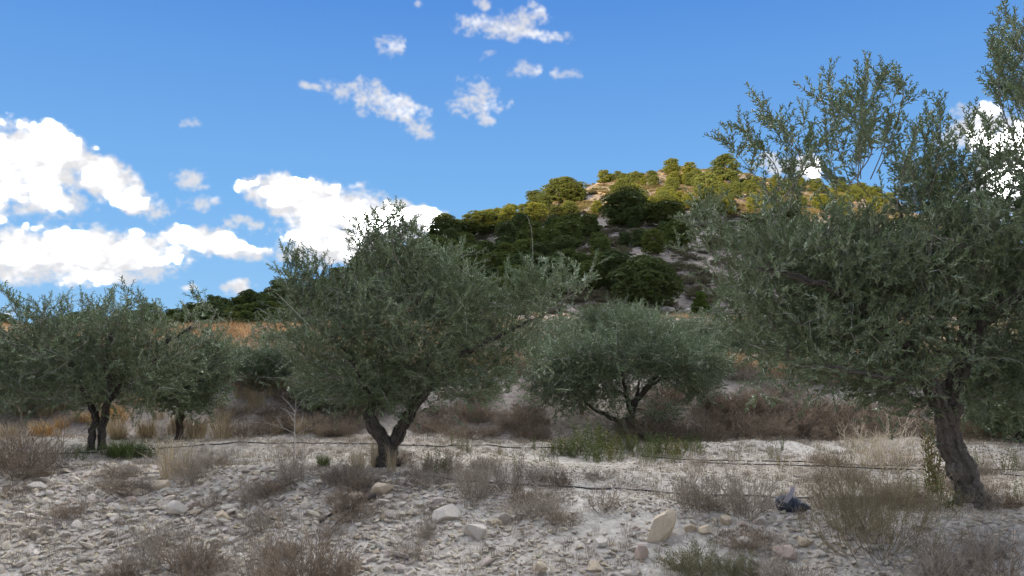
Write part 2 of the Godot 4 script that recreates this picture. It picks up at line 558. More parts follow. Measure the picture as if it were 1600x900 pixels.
# limbs: [called, [[px, py, nearer], ...], radius at the start, at the end]; crown: [px, py, rx, ry, share]; shoots: [top px, top py, foot px, foot py]
func olive(called: String, label: String, group: String, base: Vector3, limbs: Array, crown: Array, shoots: Array, boughs: int, branches: int, sprigs: int, seed_: int, size := 1.0) -> Node3D:
	rng.seed = seed_
	var d := -base.z
	var o := thing(called, base, label, "olive tree", group)
	var node := PackedVector3Array()
	var dirs := PackedVector3Array()
	var rads := PackedFloat32Array()
	for L in limbs:
		var pts := []
		for p in L[1]:
			pts.append(at(p[0], p[1], d - (p[2] if p.size() > 2 else 0.0)) - base)
		var path := smooth_path(pts, 0.035)
		var r := PackedFloat32Array()
		for k in path.size():
			var t := float(k) / (path.size() - 1)
			r.append(lerpf(L[2], L[3], pow(t, 0.8)) * (1.0 + 0.3 * rough.get_noise_2d(k * 9.0, seed_ * 7.0 + L[2] * 900.0)))
			if k > 0 and k < path.size() - 1:
				path[k] += 0.03 * Vector3(noise.get_noise_2d(k * 12.0, seed_ + 5.0), noise.get_noise_2d(k * 12.0, seed_ + 55.0), noise.get_noise_2d(k * 12.0, seed_ + 105.0))
		if L[0] == "trunk":
			for k in mini(5, path.size()):
				r[k] *= 1.0 + 0.3 * pow(1.0 - k / 5.0, 2.0)
			path[0] -= Vector3(0, 0.12, 0)
		var s := Shape.new()
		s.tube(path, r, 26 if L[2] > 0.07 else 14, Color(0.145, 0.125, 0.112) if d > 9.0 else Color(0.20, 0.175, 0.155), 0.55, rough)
		part(L[0], s.commit(), bark, o)
		for k in path.size():
			if path[k].y > 0.4 or L[0] == "limb":
				node.append(path[k])
				dirs.append((path[mini(k + 1, path.size() - 1)] - path[maxi(k - 1, 0)]).normalized())
				rads.append(r[k])
	# crown ellipsoids in tree space
	var blobs := []
	var total := 0.0
	for b in crown:
		var c := at(b[0], b[1], d - (b[5] if b.size() > 5 else 0.0)) - base
		var rx: float = b[2] / FOCAL * d
		var ry: float = b[3] / FOCAL * d
		var rz := clampf(sqrt(rx * ry) * 1.35, 0.25, 1.5)
		var w: float = rx * ry * b[4]
		total += w
		blobs.append([c, Vector3(rx, ry, rz), total])
	var wood := Shape.new()
	var holders := PackedVector3Array()
	var hold_dir := PackedVector3Array()
	for stage in 2:
		var targets: Array[Vector3] = []
		for k in (boughs if stage == 0 else branches):
			var q := rng.randf() * total
			for b in blobs:
				if q <= b[2]:
					var c: Vector3 = b[0]
					var rr: Vector3 = b[1]
					targets.append(c + ball() * rr * (0.95 if stage == 0 else rng.randf_range(0.75, 1.2)))
					break
		var hub := node[0]
		targets.sort_custom(func(a, b): return a.distance_squared_to(hub) < b.distance_squared_to(hub))
		for t in targets:
			var best := -1
			var cost := 1e9
			for k in node.size():
				var e := t - node[k]
				var len := e.length()
				if len < 0.06:
					continue
				var c := len * (1.35 - 0.35 * e.dot(dirs[k]) / len) + maxf(0.0, -e.y) * 0.5
				if c < cost:
					cost = c
					best = k
			if best < 0:
				continue
			var a := node[best]
			var len := a.distance_to(t)
			var mid := a + dirs[best] * len * 0.4 + Vector3(gauss(), absf(gauss()) * 0.6 + 0.3, gauss()) * len * 0.13
			var r0 := minf(rads[best] * 0.72, (0.026 if stage == 0 else 0.0085) * (0.6 + 0.5 * len))
			var r1 := 0.0045 if stage == 0 else 0.0016
			r0 = maxf(r0, r1)
			var steps := maxi(3, int(len / (0.10 if stage == 0 else 0.09)))
			var path := PackedVector3Array()
			var r := PackedFloat32Array()
			for k in steps + 1:
				var f := float(k) / steps
				path.append(a.lerp(mid, f).lerp(mid.lerp(t, f), f) + Vector3(gauss(), gauss(), gauss()) * (0.012 if k > 0 else 0.0) * minf(len, 1.0))
				r.append(lerpf(r0, r1, f))
			var g := rng.randf()
			wood.tube(path, r, 6 if stage == 0 else 3, Color(0.15, 0.13, 0.115).lerp(Color(0.30, 0.27, 0.23), g * (0.3 if stage == 0 else 1.0)))
			for k in range(1, steps + 1):
				var dd := (path[k] - path[k - 1]).normalized()
				if stage == 0 or k % 2 == 0:
					node.append(path[k]); dirs.append(dd); rads.append(r[k])
				if float(k) / steps > (0.55 if stage == 0 else 0.2):
					holders.append(path[k]); hold_dir.append(dd)
	var list: Array[Transform3D] = []
	var tints := PackedColorArray()
	for k in sprigs:
		var q := rng.randi() % holders.size()
		var high := clampf((holders[q].y - 0.9) / 1.3, 0.0, 1.0)
		var dir := (hold_dir[q] * 0.45 + Vector3(gauss(), gauss() * 0.85 + lerpf(0.05, 0.9, high), gauss()) * 0.75).normalized()
		var p := holders[q] + Vector3(gauss(), gauss(), gauss()) * 0.085
		list.append(sprig_at(p, dir, rng.randf_range(0.75, 1.25) * size))
		var g := rng.randf_range(0.78, 1.15)
		g *= 1.0 + 0.15 * noise.get_noise_3d(p.x * 22.0 + seed_, p.y * 22.0, p.z * 22.0)
		tints.append(Color(g, g, g * rng.randf_range(0.9, 1.05)))
	# young shoots that stand clear of the crown
	for sh in shoots:
		var near := rng.randf_range(-0.5, 0.5)
		var top := at(sh[0], sh[1], d - near) - base
		var foot := at(sh[2], sh[3], d - near) - base
		var side := Vector3(gauss(), 0, gauss()) * 0.11
		var l := top.distance_to(foot)
		var path := smooth_path([foot, foot.lerp(top, 0.35) + side, foot.lerp(top, 0.7) + side * 0.6, top], 0.06)
		var r := PackedFloat32Array()
		for k in path.size():
			r.append(lerpf(0.007, 0.0018, float(k) / path.size()))
		wood.tube(path, r, 4, Color(0.17, 0.15, 0.125))
		for k in path.size():
			var f := float(k) / path.size()
			if f < 0.12 and l > 0.4 or rng.randf() < lerpf(0.45, 0.1, f) or noise.get_noise_2d(k * 16.0, sh[0] * 3.0) > 0.12 + 0.3 * f:
				continue
			var dd := (path[mini(k + 1, path.size() - 1)] - path[maxi(k - 1, 0)]).normalized()
			var out := (dd * 0.9 + Vector3(gauss(), 0.2, gauss()) * 0.65).normalized()
			# a side twig with leaves, longer low down
			var reach := (1.0 - f) * 0.30 * rng.randf() + 0.015
			var p := path[k] + out * reach
			wood.tube(PackedVector3Array([path[k], path[k] + out * reach * 0.5 + Vector3(0, 0.01, 0), p]), PackedFloat32Array([0.0022, 0.0018, 0.0014]), 3, Color(0.19, 0.165, 0.135))
			for j in 3 + int(reach > 0.12):
				list.append(sprig_at(p - out * 0.05 * j, (out + Vector3(gauss(), gauss() + 0.6, gauss()) * 0.5).normalized(), rng.randf_range(0.85, 1.2) * size))
				var g := rng.randf_range(0.8, 1.1)
				tints.append(Color(g, g, g * 0.95))
	# bare curling twigs on the outside of the crown
	for k in branches / 2:
		var q := rng.randi() % holders.size()
		var dd := (hold_dir[q] + Vector3(gauss(), gauss() * 0.6, gauss()) * 0.6).normalized()
		var e := dd * rng.randf_range(0.25, 0.6) * size
		var bend := Vector3(gauss(), absf(gauss()), gauss()) * 0.07
		var p := holders[q]
		wood.tube(PackedVector3Array([p, p + e * 0.35 + bend * 0.7, p + e * 0.7 + bend, p + e + bend * 0.4]), PackedFloat32Array([0.0032, 0.0028, 0.0022, 0.0014]), 3, Color(0.22, 0.20, 0.18).lerp(Color(0.42, 0.39, 0.35), rng.randf()))
	part("branches", wood.commit(), plant, o).set_meta("kind", "stuff")
	many("crown", sprig[seed_ % sprig.size()], leafy, list, tints, o)
	return o


func sprig_at(p: Vector3, dir: Vector3, s: float) -> Transform3D:
	var x := dir.cross(Vector3(gauss(), gauss(), gauss())).normalized()
	var b := Basis(x, dir, x.cross(dir)) * Basis(Vector3.UP, rng.randf() * TAU)
	return Transform3D(b.scaled_local(Vector3.ONE * s), p)


# ------------------------------------------------------------------ pines
func pine_crown(seed_: int, h: float, wide: float, cone: float, lobes: int, hue: Color) -> ArrayMesh:
	var r := RandomNumberGenerator.new()
	r.seed = seed_
	var s := Shape.new()
	for k in lobes:
		var y := 0.12 + 0.86 * (k + r.randf()) / lobes
		# rounded crown; cone > 0 pulls the top in
		var prof := sqrt(maxf(0.02, 1.0 - pow(absf(y - 0.48) / 0.56, 2.2)))
		prof = lerpf(prof, 1.05 - y, cone)
		var a := k * 2.4 + r.randf_range(-0.5, 0.5)
		var off := wide * 0.5 * prof * sqrt(r.randf_range(0.15, 0.85))
		var c := Vector3(cos(a) * off, h * y, sin(a) * off)
		var rad := wide * r.randf_range(0.12, 0.21) * lerpf(1.0, 0.55, cone * y)
		var tone := r.randf_range(0.82, 1.15)
		# boughs carry dense needle tufts on their outer and upper side
		var m := int(120.0 * rad * rad / 0.64) + 36
		for j in m:
			var q := Vector3(r.randfn(), r.randfn() + 0.7, r.randfn()).normalized()
			var p := c + q * Vector3(rad * 1.15, rad * 0.62, rad * 1.15) * r.randf_range(0.78, 1.0)
			var col := Color(0.068, 0.098, 0.036).lerp(Color(0.135, 0.165, 0.062), r.randf())
			col = Color(col.r * tone * hue.r, col.g * tone * hue.g, col.b * tone * hue.b)
			var up := (q + Vector3(0, 0.5, 0)).normalized()
			var sz := r.randf_range(0.13, 0.25)
			for e in 4:
				var w := up.rotated(Vector3(r.randfn(), r.randfn(), r.randfn()).normalized(), r.randf_range(0.2, 1.2))
				var sd := w.cross(Vector3(r.randfn(), r.randfn(), r.randfn())).normalized() * sz * 0.28
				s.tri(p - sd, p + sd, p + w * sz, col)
		# a closed darker green core blocks the view through the lobe
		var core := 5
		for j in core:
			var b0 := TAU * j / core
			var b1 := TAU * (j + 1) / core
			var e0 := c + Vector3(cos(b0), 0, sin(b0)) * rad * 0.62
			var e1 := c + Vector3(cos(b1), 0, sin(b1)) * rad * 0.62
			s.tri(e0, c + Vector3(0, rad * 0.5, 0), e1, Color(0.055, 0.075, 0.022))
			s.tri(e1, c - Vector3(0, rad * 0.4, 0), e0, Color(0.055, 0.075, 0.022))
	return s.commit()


func pine_trunk(seed_: int, h: float, wide: float) -> ArrayMesh:
	var r := RandomNumberGenerator.new()
	r.seed = seed_ + 99
	var s := Shape.new()
	var lean := Vector3(r.randfn(), 0, r.randfn()) * 0.05 * h
	s.tube(PackedVector3Array([Vector3(0, -0.4, 0), Vector3(0, h * 0.3, 0) + lean * 0.4, Vector3(0, h * 0.65, 0) + lean, Vector3(0, h * 0.92, 0) + lean * 0.7]), PackedFloat32Array([h * 0.032, h * 0.026, h * 0.017, h * 0.005]), 7, Color(0.16, 0.125, 0.10))
	for k in 9:
		var y := h * (0.25 + 0.07 * k)
		var a := k * 2.4
		var e := Vector3(cos(a), 0.35, sin(a)) * wide * 0.36
		s.tube(PackedVector3Array([Vector3(0, y, 0) + lean * 0.6, Vector3(0, y, 0) + lean * 0.6 + e * 0.5, Vector3(0, y + 0.1, 0) + lean * 0.5 + e]), PackedFloat32Array([h * 0.011, h * 0.008, h * 0.004]), 4, Color(0.15, 0.12, 0.10))
	return s.commit()


var pine_kinds: Array[Array] = []


func pine(p: Vector3, h: float, w: float, kind: int, label: String, group := "") -> Node3D:
	var K: Array = pine_kinds[kind]
	var o := thing("pine_tree", p, label, "pine tree", group)
	part("trunk", K[1], plant, o)
	part("crown", K[0], needles, o)
	var k: float = h / K[2]
	o.scale = Vector3(w / K[3], k, w / K[3])
	o.rotation.y = rng.randf() * TAU
	return o


# ------------------------------------------------------------------ shrubs, grass and weeds
# a bush of branching dry stems
func twiggy(seed_: int, stems: int, h: float, spread: float, thick: float, c0: Color, c1: Color, subs: int, fork: float, droop := 0.0, leaf := 0.0, leaf_col := Color.BLACK) -> ArrayMesh:
	var r := RandomNumberGenerator.new()
	r.seed = seed_
	var s := Shape.new()
	for k in stems:
		var a := r.randf() * TAU
		var out := pow(r.randf(), 0.7) * spread
		var dir := Vector3(cos(a) * out, h * r.randf_range(0.55, 1.0) * (1.0 - 0.45 * pow(out / spread, 3.0)), sin(a) * out) * r.randf_range(0.5, 1.0)
		var foot := Vector3(cos(a), 0, sin(a)) * r.randf() * spread * 0.55 - Vector3(0, 0.03, 0)
		var path := PackedVector3Array()
		var rad := PackedFloat32Array()
		var sway := Vector3(r.randfn(), r.randfn() * 0.4, r.randfn()) * 0.16 * h
		var curl := r.randf_range(0.8, 1.9)
		for j in 5:
			var t := j / 4.0
			var p := foot + Vector3(dir.x * pow(t, curl), dir.y * t - droop * t * t * out, dir.z * pow(t, curl)) + sway * sin(t * PI)
			p += Vector3(r.randfn(), r.randfn(), r.randfn()) * 0.035 * h * (1.0 if j > 0 else 0.0)
			path.append(p)
			rad.append(thick * lerpf(1.0, 0.4, t))
		var col := c0.lerp(c1, r.randf())
		s.tube(path, rad, 3, col)
		for q in subs:
			var t := r.randf_range(0.25, 0.98) * 4.0
			var b := path[int(t)].lerp(path[mini(int(t) + 1, 4)], fposmod(t, 1.0))
			var e := (dir.normalized() * 0.8 + Vector3(r.randfn(), absf(r.randfn()) * 0.4, r.randfn()) * 0.55).normalized() * fork * h * r.randf_range(0.4, 1.0)
			var m := b + e * 0.5 + Vector3(r.randfn(), r.randfn(), r.randfn()) * 0.015
			var col2 := c0.lerp(c1, r.randf())
			s.tube(PackedVector3Array([b, m, b + e]), PackedFloat32Array([thick * 0.6, thick * 0.5, thick * 0.3]), 3, col2)
			if fork > 0.2:
				for z in 2:
					var e2 := (e.normalized() + Vector3(r.randfn(), r.randfn(), r.randfn()) * 0.5).normalized() * e.length() * 0.5
					s.tube(PackedVector3Array([m, m + e2]), PackedFloat32Array([thick * 0.4, thick * 0.25]), 3, col2)
			if leaf > 0.0:
				for z in 4:
					var p := b.lerp(b + e, r.randf_range(0.2, 1.0))
					var ld := (e.normalized() + Vector3(r.randfn(), r.randfn(), r.randfn()) * 0.8).normalized()
					var lc := leaf_col * r.randf_range(0.75, 1.25)
					s.leaf(p, ld, ld.cross(Vector3(r.randfn(), r.randfn(), r.randfn())).normalized(), leaf * r.randf_range(0.6, 1.2), leaf * 0.3, Color(lc.r, lc.g, lc.b))
	return s.commit()


# thin arching blades
func blades(seed_: int, count: int, h: float, spread: float, w: float, c0: Color, c1: Color) -> ArrayMesh:
	var r := RandomNumberGenerator.new()
	r.seed = seed_
	var s := Shape.new()
	for k in count:
		var a := r.randf() * TAU
		var foot := Vector3(cos(a), 0, sin(a)) * sqrt(r.randf()) * spread * 0.35 - Vector3(0, 0.02, 0)
		var a2 := a + r.randfn() * 0.7
		var out := Vector3(cos(a2), 0, sin(a2)) * spread * r.randf_range(0.1, 0.8)
		var hh := h * r.randf_range(0.4, 1.0)
		var side := Vector3(-sin(a2 + r.randfn()), 0, cos(a2)) * w * 0.5
		var p1 := foot + out * 0.25 + Vector3(0, hh * 0.55, 0)
		var p2 := foot + out + Vector3(0, hh * r.randf_range(0.85, 1.0), 0)
		var col := c0.lerp(c1, r.randf())
		s.quad(foot - side, foot + side, p1 + side * 0.8, p1 - side * 0.8, col)
		s.tri(p1 - side * 0.8, p1 + side * 0.8, p2, col)
	return s.commit()


# an upright leafy weed
func weed(seed_: int, stems: int, h: float, spread: float, leaf: float, c0: Color, c1: Color) -> ArrayMesh:
	var r := RandomNumberGenerator.new()
	r.seed = seed_
	var s := Shape.new()
	for k in stems:
		var a := r.randf() * TAU
		var o := Vector3(cos(a), 0, sin(a)) * r.randf() * spread
		var tip := o + Vector3(r.randfn() * 0.06, h * r.randf_range(0.5, 1.0), r.randfn() * 0.06)
		s.tube(PackedVector3Array([o * 0.7, o.lerp(tip, 0.5), tip]), PackedFloat32Array([0.004, 0.003, 0.002]), 3, Color(0.16, 0.15, 0.07))
		var m := int(tip.y / 0.022)
		for j in m:
			var p := o.lerp(tip, (j + 0.7) / m)
			var b := j * 2.4 + k
			var dir := Vector3(cos(b), r.randf_range(0.2, 0.9), sin(b)).normalized()
			s.leaf(p, dir, dir.cross(Vector3.UP).normalized(), leaf * r.randf_range(0.6, 1.1), leaf * 0.24, c0.lerp(c1, r.randf()))
	return s.commit()


func put(called: String, m: Mesh, p: Vector3, s: Vector3, label: String, category: String, group := "", mat: Material = null) -> MeshInstance3D:
	var o := single(called, m, mat if mat else plant, p, label, category, group)
	o.scale = s
	o.rotation.y = rng.randf() * TAU
	return o


# ------------------------------------------------------------------ the scene
func _ready() -> void:
	rng.seed = 11
	noise.seed = 3; noise.frequency = 0.02; noise.fractal_octaves = 3
	rough.seed = 8; rough.frequency = 0.03; rough.fractal_octaves = 5; rough.fractal_gain = 0.6
	fluff.seed = 21; fluff.frequency = 0.012; fluff.fractal_octaves = 6; fluff.fractal_gain = 0.55

	var cam := Camera3D.new()
	cam.name = "camera"
	cam.projection = Camera3D.PROJECTION_FRUSTUM
	cam.near = 0.1
	cam.far = 4000.0
	cam.size = 0.1 * 900.0 / FOCAL
	cam.frustum_offset = Vector2(0, 0.1 * (HORIZON - 450.0) / FOCAL)
	cam.position = Vector3(0, EYE, 0)
	add_child(cam)
	cam.current = true

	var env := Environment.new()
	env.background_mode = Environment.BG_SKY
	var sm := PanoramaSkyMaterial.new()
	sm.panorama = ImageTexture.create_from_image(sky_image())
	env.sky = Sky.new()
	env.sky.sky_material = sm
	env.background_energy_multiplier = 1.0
	env.tonemap_mode = Environment.TONE_MAPPER_LINEAR
	env.tonemap_exposure = EXPOSURE
	env.sdfgi_enabled = true
	env.ssao_enabled = true
	env.ssil_enabled = true
	var we := WorldEnvironment.new()
	we.name = "world_environment"
	we.environment = env
	add_child(we)

	var sun := DirectionalLight3D.new()
	sun.name = "sun"
	sun.light_color = Color(1.0, 0.86, 0.62)
	sun.light_energy = 1.6
	sun.light_angular_distance = 0.5
	sun.shadow_enabled = true
	add_child(sun)
	sun.look_at_from_position(Vector3.ZERO, Vector3(SUN_SIDE, -SUN_DROP, -1.0))

	# materials
	soil = make_material(0.9, 0.02, 0.66, 0.95, 0.9)
	far_soil = make_material(0.07, 0.03, 0.6, 0.95, 25.0)
	stone = make_material(3.0, 0.02, 0.72, 0.9, 0.4, false)
	bark = make_material(4.0, 0.03, 0.55, 0.95, 1.0)
	bark.uv1_scale = Vector3(5.0, 1.4, 5.0)
	plant = make_material(0.0, 0.0, 0.0, 0.9)
	leafy = make_material(0.0, 0.0, 0.0, 0.5)
	leafy.metallic_specular = 0.45
	leafy.backlight_enabled = true
	leafy.backlight = Color(0.36, 0.36, 0.36)
	needles = make_material(0.0, 0.0, 0.0, 0.8)

	# ---- setting
	var near := Rect2(-15.0, 3.0, 30.0, 15.6)
	var mid := Rect2(-52.0, 3.0, 104.0, 61.0)
	part("ground", sheet(near.position.x, near.end.x, near.position.y, near.end.y, 0.045, true), soil, self).set_meta("kind", "structure")
	part("terrace", sheet(mid.position.x, mid.end.x, mid.position.y, mid.end.y, 0.4, false, near.grow(-0.4)), soil, self).set_meta("kind", "structure")
	part("hillside", sheet(-330.0, 330.0, -40.0, 300.0, 2.0, false, mid.grow(-2.0)), far_soil, self).set_meta("kind", "structure")
	part("mountain", mountain_mesh(), far_soil, self).set_meta("kind", "structure")
	for n in ["ground", "terrace", "hillside", "mountain"]:
		get_node(n).set_meta("label", {"ground": "pale stony limestone soil under the olive trees", "terrace": "dry tan field above the bank", "hillside": "bare rocky slope of the pine hill", "mountain": "mountain behind the viewer that shades the grove"}[n])

	olives()
	hill()
	stones()
	shrubs()
	small_things()
	tell_apart()


func olives() -> void:
	for k in 3:
		sprig.append(make_sprig(40 + k, 7, 0.20, 0.054, 0.0155))
	olive("olive_tree", "large olive in the middle whose forked trunk opens in a V", "", on(603, 9.95), [
		["trunk", [[604, 728], [604, 712], [607, 697]], 0.145, 0.12],
		["limb", [[604, 705, .05], [598, 688, .06], [586, 668, .1], [577, 650, .1], [580, 636, .05], [590, 629]], 0.095, 0.065],
		["limb", [[590, 630], [600, 612, -.1], [618, 590, -.1], [622, 566], [634, 545, .1], [650, 524, .1], [655, 490, .1], [640, 450, 0]], 0.055, 0.02],
		["limb", [[608, 702], [621, 684], [632, 662], [643, 642, .1], [663, 617, .2], [690, 592, .25], [707, 568, .3], [722, 551, .35], [738, 546, .4], [760, 534, .4], [790, 520, .3], [830, 500, .3]], 0.085, 0.016],
		["limb", [[590, 630, 0], [574, 606, .2], [560, 575, .3], [540, 548, .3], [510, 520, .3], [480, 480, .2]], 0.05, 0.015],
		["limb", [[632, 662, 0], [650, 620, -.3], [670, 570, -.5], [700, 520, -.6], [735, 470, -.6]], 0.05, 0.014],
	], [
		[645, 500, 140, 85, 1], [530, 510, 100, 75, 1], [560, 585, 110, 55, .9], [760, 500, 100, 70, .9], [715, 580, 95, 52, .75], [615, 415, 66, 50, .85], [598, 378, 36, 30, .7], [845, 460, 62, 45, .55], [480, 460, 45, 45, .6], [500, 600, 55, 38, .45], [700, 440, 60, 50, .7], [640, 610, 60, 35, .5], [810, 560, 55, 50, .5],
	], [[622, 333, 640, 440], [615, 338, 636, 430], [596, 352, 628, 430], [572, 345, 618, 440], [632, 340, 640, 430], [548, 378, 600, 440], [455, 402, 475, 480], [466, 412, 480, 480], [482, 405, 488, 470], [603, 345, 630, 430], [585, 358, 625, 430], [560, 350, 610, 440], [640, 345, 640, 420], [555, 385, 600, 440], [575, 375, 600, 430], [447, 398, 470, 480], [440, 425, 470, 490], [490, 402, 490, 470], [500, 412, 500, 470], [880, 420, 850, 480], [930, 415, 880, 470], [700, 400, 690, 450], [840, 425, 825, 470], [520, 425, 530, 480], [650, 360, 655, 420]], 60, 600, 5300, 100)
	olive("olive_tree", "tall olive at the right edge with a thick trunk leaning left", "", on(1512, 7.72), [
		["trunk", [[1519, 785], [1508, 752], [1494, 712], [1484, 685], [1479, 655], [1482, 636]], 0.135, 0.115],
		["limb", [[1479, 660, .1], [1462, 618, .15], [1440, 582, .2], [1418, 550, .25], [1395, 522, .3], [1350, 480, .4], [1300, 452, .5], [1240, 430, .5], [1180, 420, .5]], 0.085, 0.018],
		["limb", [[1482, 650], [1494, 600], [1508, 548], [1530, 506], [1572, 470], [1625, 440], [1690, 400]], 0.11, 0.04],
		["limb", [[1506, 560], [1512, 500, -.2], [1540, 440, -.3], [1572, 380, -.3], [1592, 325, -.3], [1612, 280, -.2], [1600, 200, -.2]], 0.07, 0.02],
		["limb", [[1500, 580], [1475, 510, -.3], [1450, 440, -.5], [1420, 370, -.6], [1400, 310, -.6]], 0.055, 0.016],
		["limb", [[1440, 582, .2], [1400, 590, .5], [1350, 585, .7], [1290, 570, .9]], 0.04, 0.012],
	], [
		[1235, 405, 118, 85, .8], [1215, 480, 95, 75, .65], [1350, 425, 150, 100, 1], [1475, 410, 130, 110, 1], [1300, 535, 140, 85, .9], [1430, 560, 130, 90, .75], [1570, 600, 90, 65, .55], [1600, 340, 110, 130, .75], [1620, 500, 120, 150, .9], [1240, 580, 90, 42, .4], [1390, 625, 70, 30, .3], [1500, 300, 100, 60, .4], [1750, 450, 140, 200, .6], [1125, 375, 55, 55, .25], [1560, 670, 40, 22, .15], [1440, 270, 60, 50, .4],
	], [[1188, 165, 1215, 300], [1205, 180, 1225, 310], [1225, 215, 1232, 330], [1160, 200, 1215, 300], [1295, 125, 1330, 290], [1275, 150, 1325, 290], [1310, 180, 1330, 300], [1255, 185, 1310, 280], [1355, 112, 1340, 290], [1375, 118, 1345, 280], [1400, 130, 1360, 280], [1330, 150, 1340, 280], [1415, 130, 1370, 270], [1455, 170, 1440, 310], [1470, 175, 1450, 310], [1390, 195, 1390, 320], [1510, 180, 1490, 300], [1540, 180, 1520, 290], [1575, 25, 1592, 220], [1560, 55, 1592, 220], [1600, 28, 1598, 200], [1552, 80, 1590, 230], [1565, 115, 1590, 240], [1555, 140, 1590, 250], [1585, 90, 1595, 230], [1430, 205, 1430, 320], [1140, 225, 1225, 330], [1240, 260, 1250, 350], [1420, 230, 1400, 330], [1360, 200, 1360, 310], [1290, 220, 1300, 330], [1075, 345, 1130, 420], [1065, 390, 1120, 440], [1090, 320, 1140, 400]], 85, 850, 8600, 101, 1.08)
	olive("olive_tree", "broad olive on the left with two dark stems close together", "", on(150, 11.3), [
		["trunk", [[142, 704], [143, 680], [149, 655], [140, 625], [122, 600], [105, 580], [80, 562], [55, 545]], 0.06, 0.03],
		["trunk", [[160, 703], [158, 685], [164, 655], [168, 630], [190, 605], [225, 588], [243, 560], [262, 535], [300, 512]], 0.062, 0.022],
		["limb", [[165, 640], [172, 600, .2], [165, 560, .3], [175, 520, .3]], 0.045, 0.018],
	], [
		[60, 545, 95, 48, 1], [150, 545, 110, 58, 1], [205, 525, 80, 50, .9], [95, 600, 110, 42, .8], [250, 565, 70, 58, .8], [15, 575, 70, 62, .8], [305, 515, 45, 28, .5], [-40, 545, 60, 55, .6], [190, 610, 60, 35, .5],
	], [[5, 452, 45, 530], [20, 470, 55, 530], [40, 480, 65, 530], [0, 485, 40, 530], [75, 478, 85, 530], [55, 475, 80, 525], [95, 470, 105, 530], [128, 470, 120, 530], [110, 482, 115, 530], [165, 462, 190, 520], [180, 460, 195, 515], [200, 458, 200, 520], [215, 465, 205, 520], [225, 478, 215, 530], [302, 462, 300, 510], [150, 490, 150, 530]], 50, 460, 4000, 102)
	olive("olive_tree", "small dark olive just behind the two stemmed olive on the left", "", on(281, 12.75), [
		["trunk", [[281, 689], [280, 665], [284, 640], [278, 615], [265, 590], [250, 570]], 0.075, 0.025],
		["limb", [[283, 645], [300, 610], [320, 580], [340, 560]], 0.04, 0.016],
	], [[285, 590, 75, 42, 1], [325, 565, 50, 40, .8], [240, 600, 45, 35, .6], [300, 620, 50, 25, .5]], [[330, 520, 325, 560]], 26, 240, 2400, 103)
	olive("olive_tree", "little olive at the far left half hidden by bigger olives", "", on(86, 14.6), [
		["trunk", [[86, 672], [84, 640], [76, 610], [70, 585]], 0.06, 0.025],
		["limb", [[84, 640], [100, 612], [115, 590]], 0.035, 0.015],
	], [[75, 585, 75, 40, 1], [40, 600, 50, 35, .7], [120, 590, 45, 35, .7]], [], 20, 160, 1900, 104)
	olive("olive_tree", "young olive on the bank with a thin forked stem, by the orange grass", "", ground_at(408, 612), [
		["trunk", [[410, 614], [409, 600], [404, 585], [398, 570]], 0.055, 0.022],
		["limb", [[409, 602], [418, 588], [426, 575], [432, 562]], 0.03, 0.014],
	], [[400, 568, 46, 24, 1], [440, 565, 40, 26, .8], [375, 560, 24, 16, .5]], [], 16, 130, 1300, 105)
	olive("olive_tree", "low spreading olive behind the green weeds, one limb bending right", "", on(975, 13.25), [
		["trunk", [[973, 682], [982, 662], [988, 640], [992, 626]], 0.085, 0.06],
		["limb", [[992, 628], [1012, 605], [1026, 585], [1034, 568], [1045, 556], [1062, 553], [1075, 562]], 0.05, 0.012],
		["limb", [[986, 645], [978, 618], [974, 592], [968, 565], [955, 540]], 0.045, 0.014],
		["limb", [[980, 668], [950, 650], [918, 632], [905, 612], [895, 590]], 0.045, 0.014],
		["limb", [[1012, 605], [1035, 592], [1055, 592], [1075, 604]], 0.025, 0.008],
		["limb", [[990, 630], [998, 605], [996, 575], [1000, 545]], 0.03, 0.01],
	], [[950, 560, 100, 38, 1], [880, 575, 75, 42, .9], [1060, 565, 85, 38, .85], [1005, 515, 60, 24, .55], [1085, 605, 38, 26, .4], [880, 610, 45, 40, .5], [940, 610, 50, 35, .5], [1020, 640, 45, 35, .35], [985, 675, 45, 22, .4], [1110, 570, 35, 30, .5]], [], 55, 460, 4800, 106)
	var back := "olive trees in the row above the bank"
	var spots := [
		[868, 19.5, 545, 92, 50, "olive crown above the bank, just right of the big middle olive"],
		[1118, 20.5, 535, 80, 42, "olive above the bank, left of the tall right olive's lowest branches"],
		[548, 14.4, 600, 80, 45, "olive hidden behind the left half of the big middle olive"],
		[700, 17.5, 590, 95, 45, "olive behind the right limb of the big middle olive"],
		[1596, 12.2, 600, 75, 75, "olive with a dark stem behind the tall olive at the right edge"],
		[1300, 21.0, 520, 85, 50, "olive above the bank, seen through the tall right olive"],
		[820, 17.0, 585, 70, 42, "olive filling the gap left of the low spreading olive"],
		[1060, 18.0, 540, 75, 42, "olive right behind the low spreading olive's bending limb"],
		[1185, 17.6, 560, 70, 42, "olive above the pale bank under the tall olive's left branches"],
		[960, 22.0, 505, 80, 26, "far olive whose top shows over the low spreading olive"],
		[1240, 23.0, 515, 80, 30, "far olive at the hill foot behind the tall right olive"],
		[340, 24.0, 555, 50, 22, "low olive in the orange field on the left"],
		[-80, 13.0, 590, 90, 60, "olive at the left border of the grove, mostly out of view"],
		[450, 22.0, 545, 60, 30, "olive in the field behind the left edge of the middle olive"],
	]
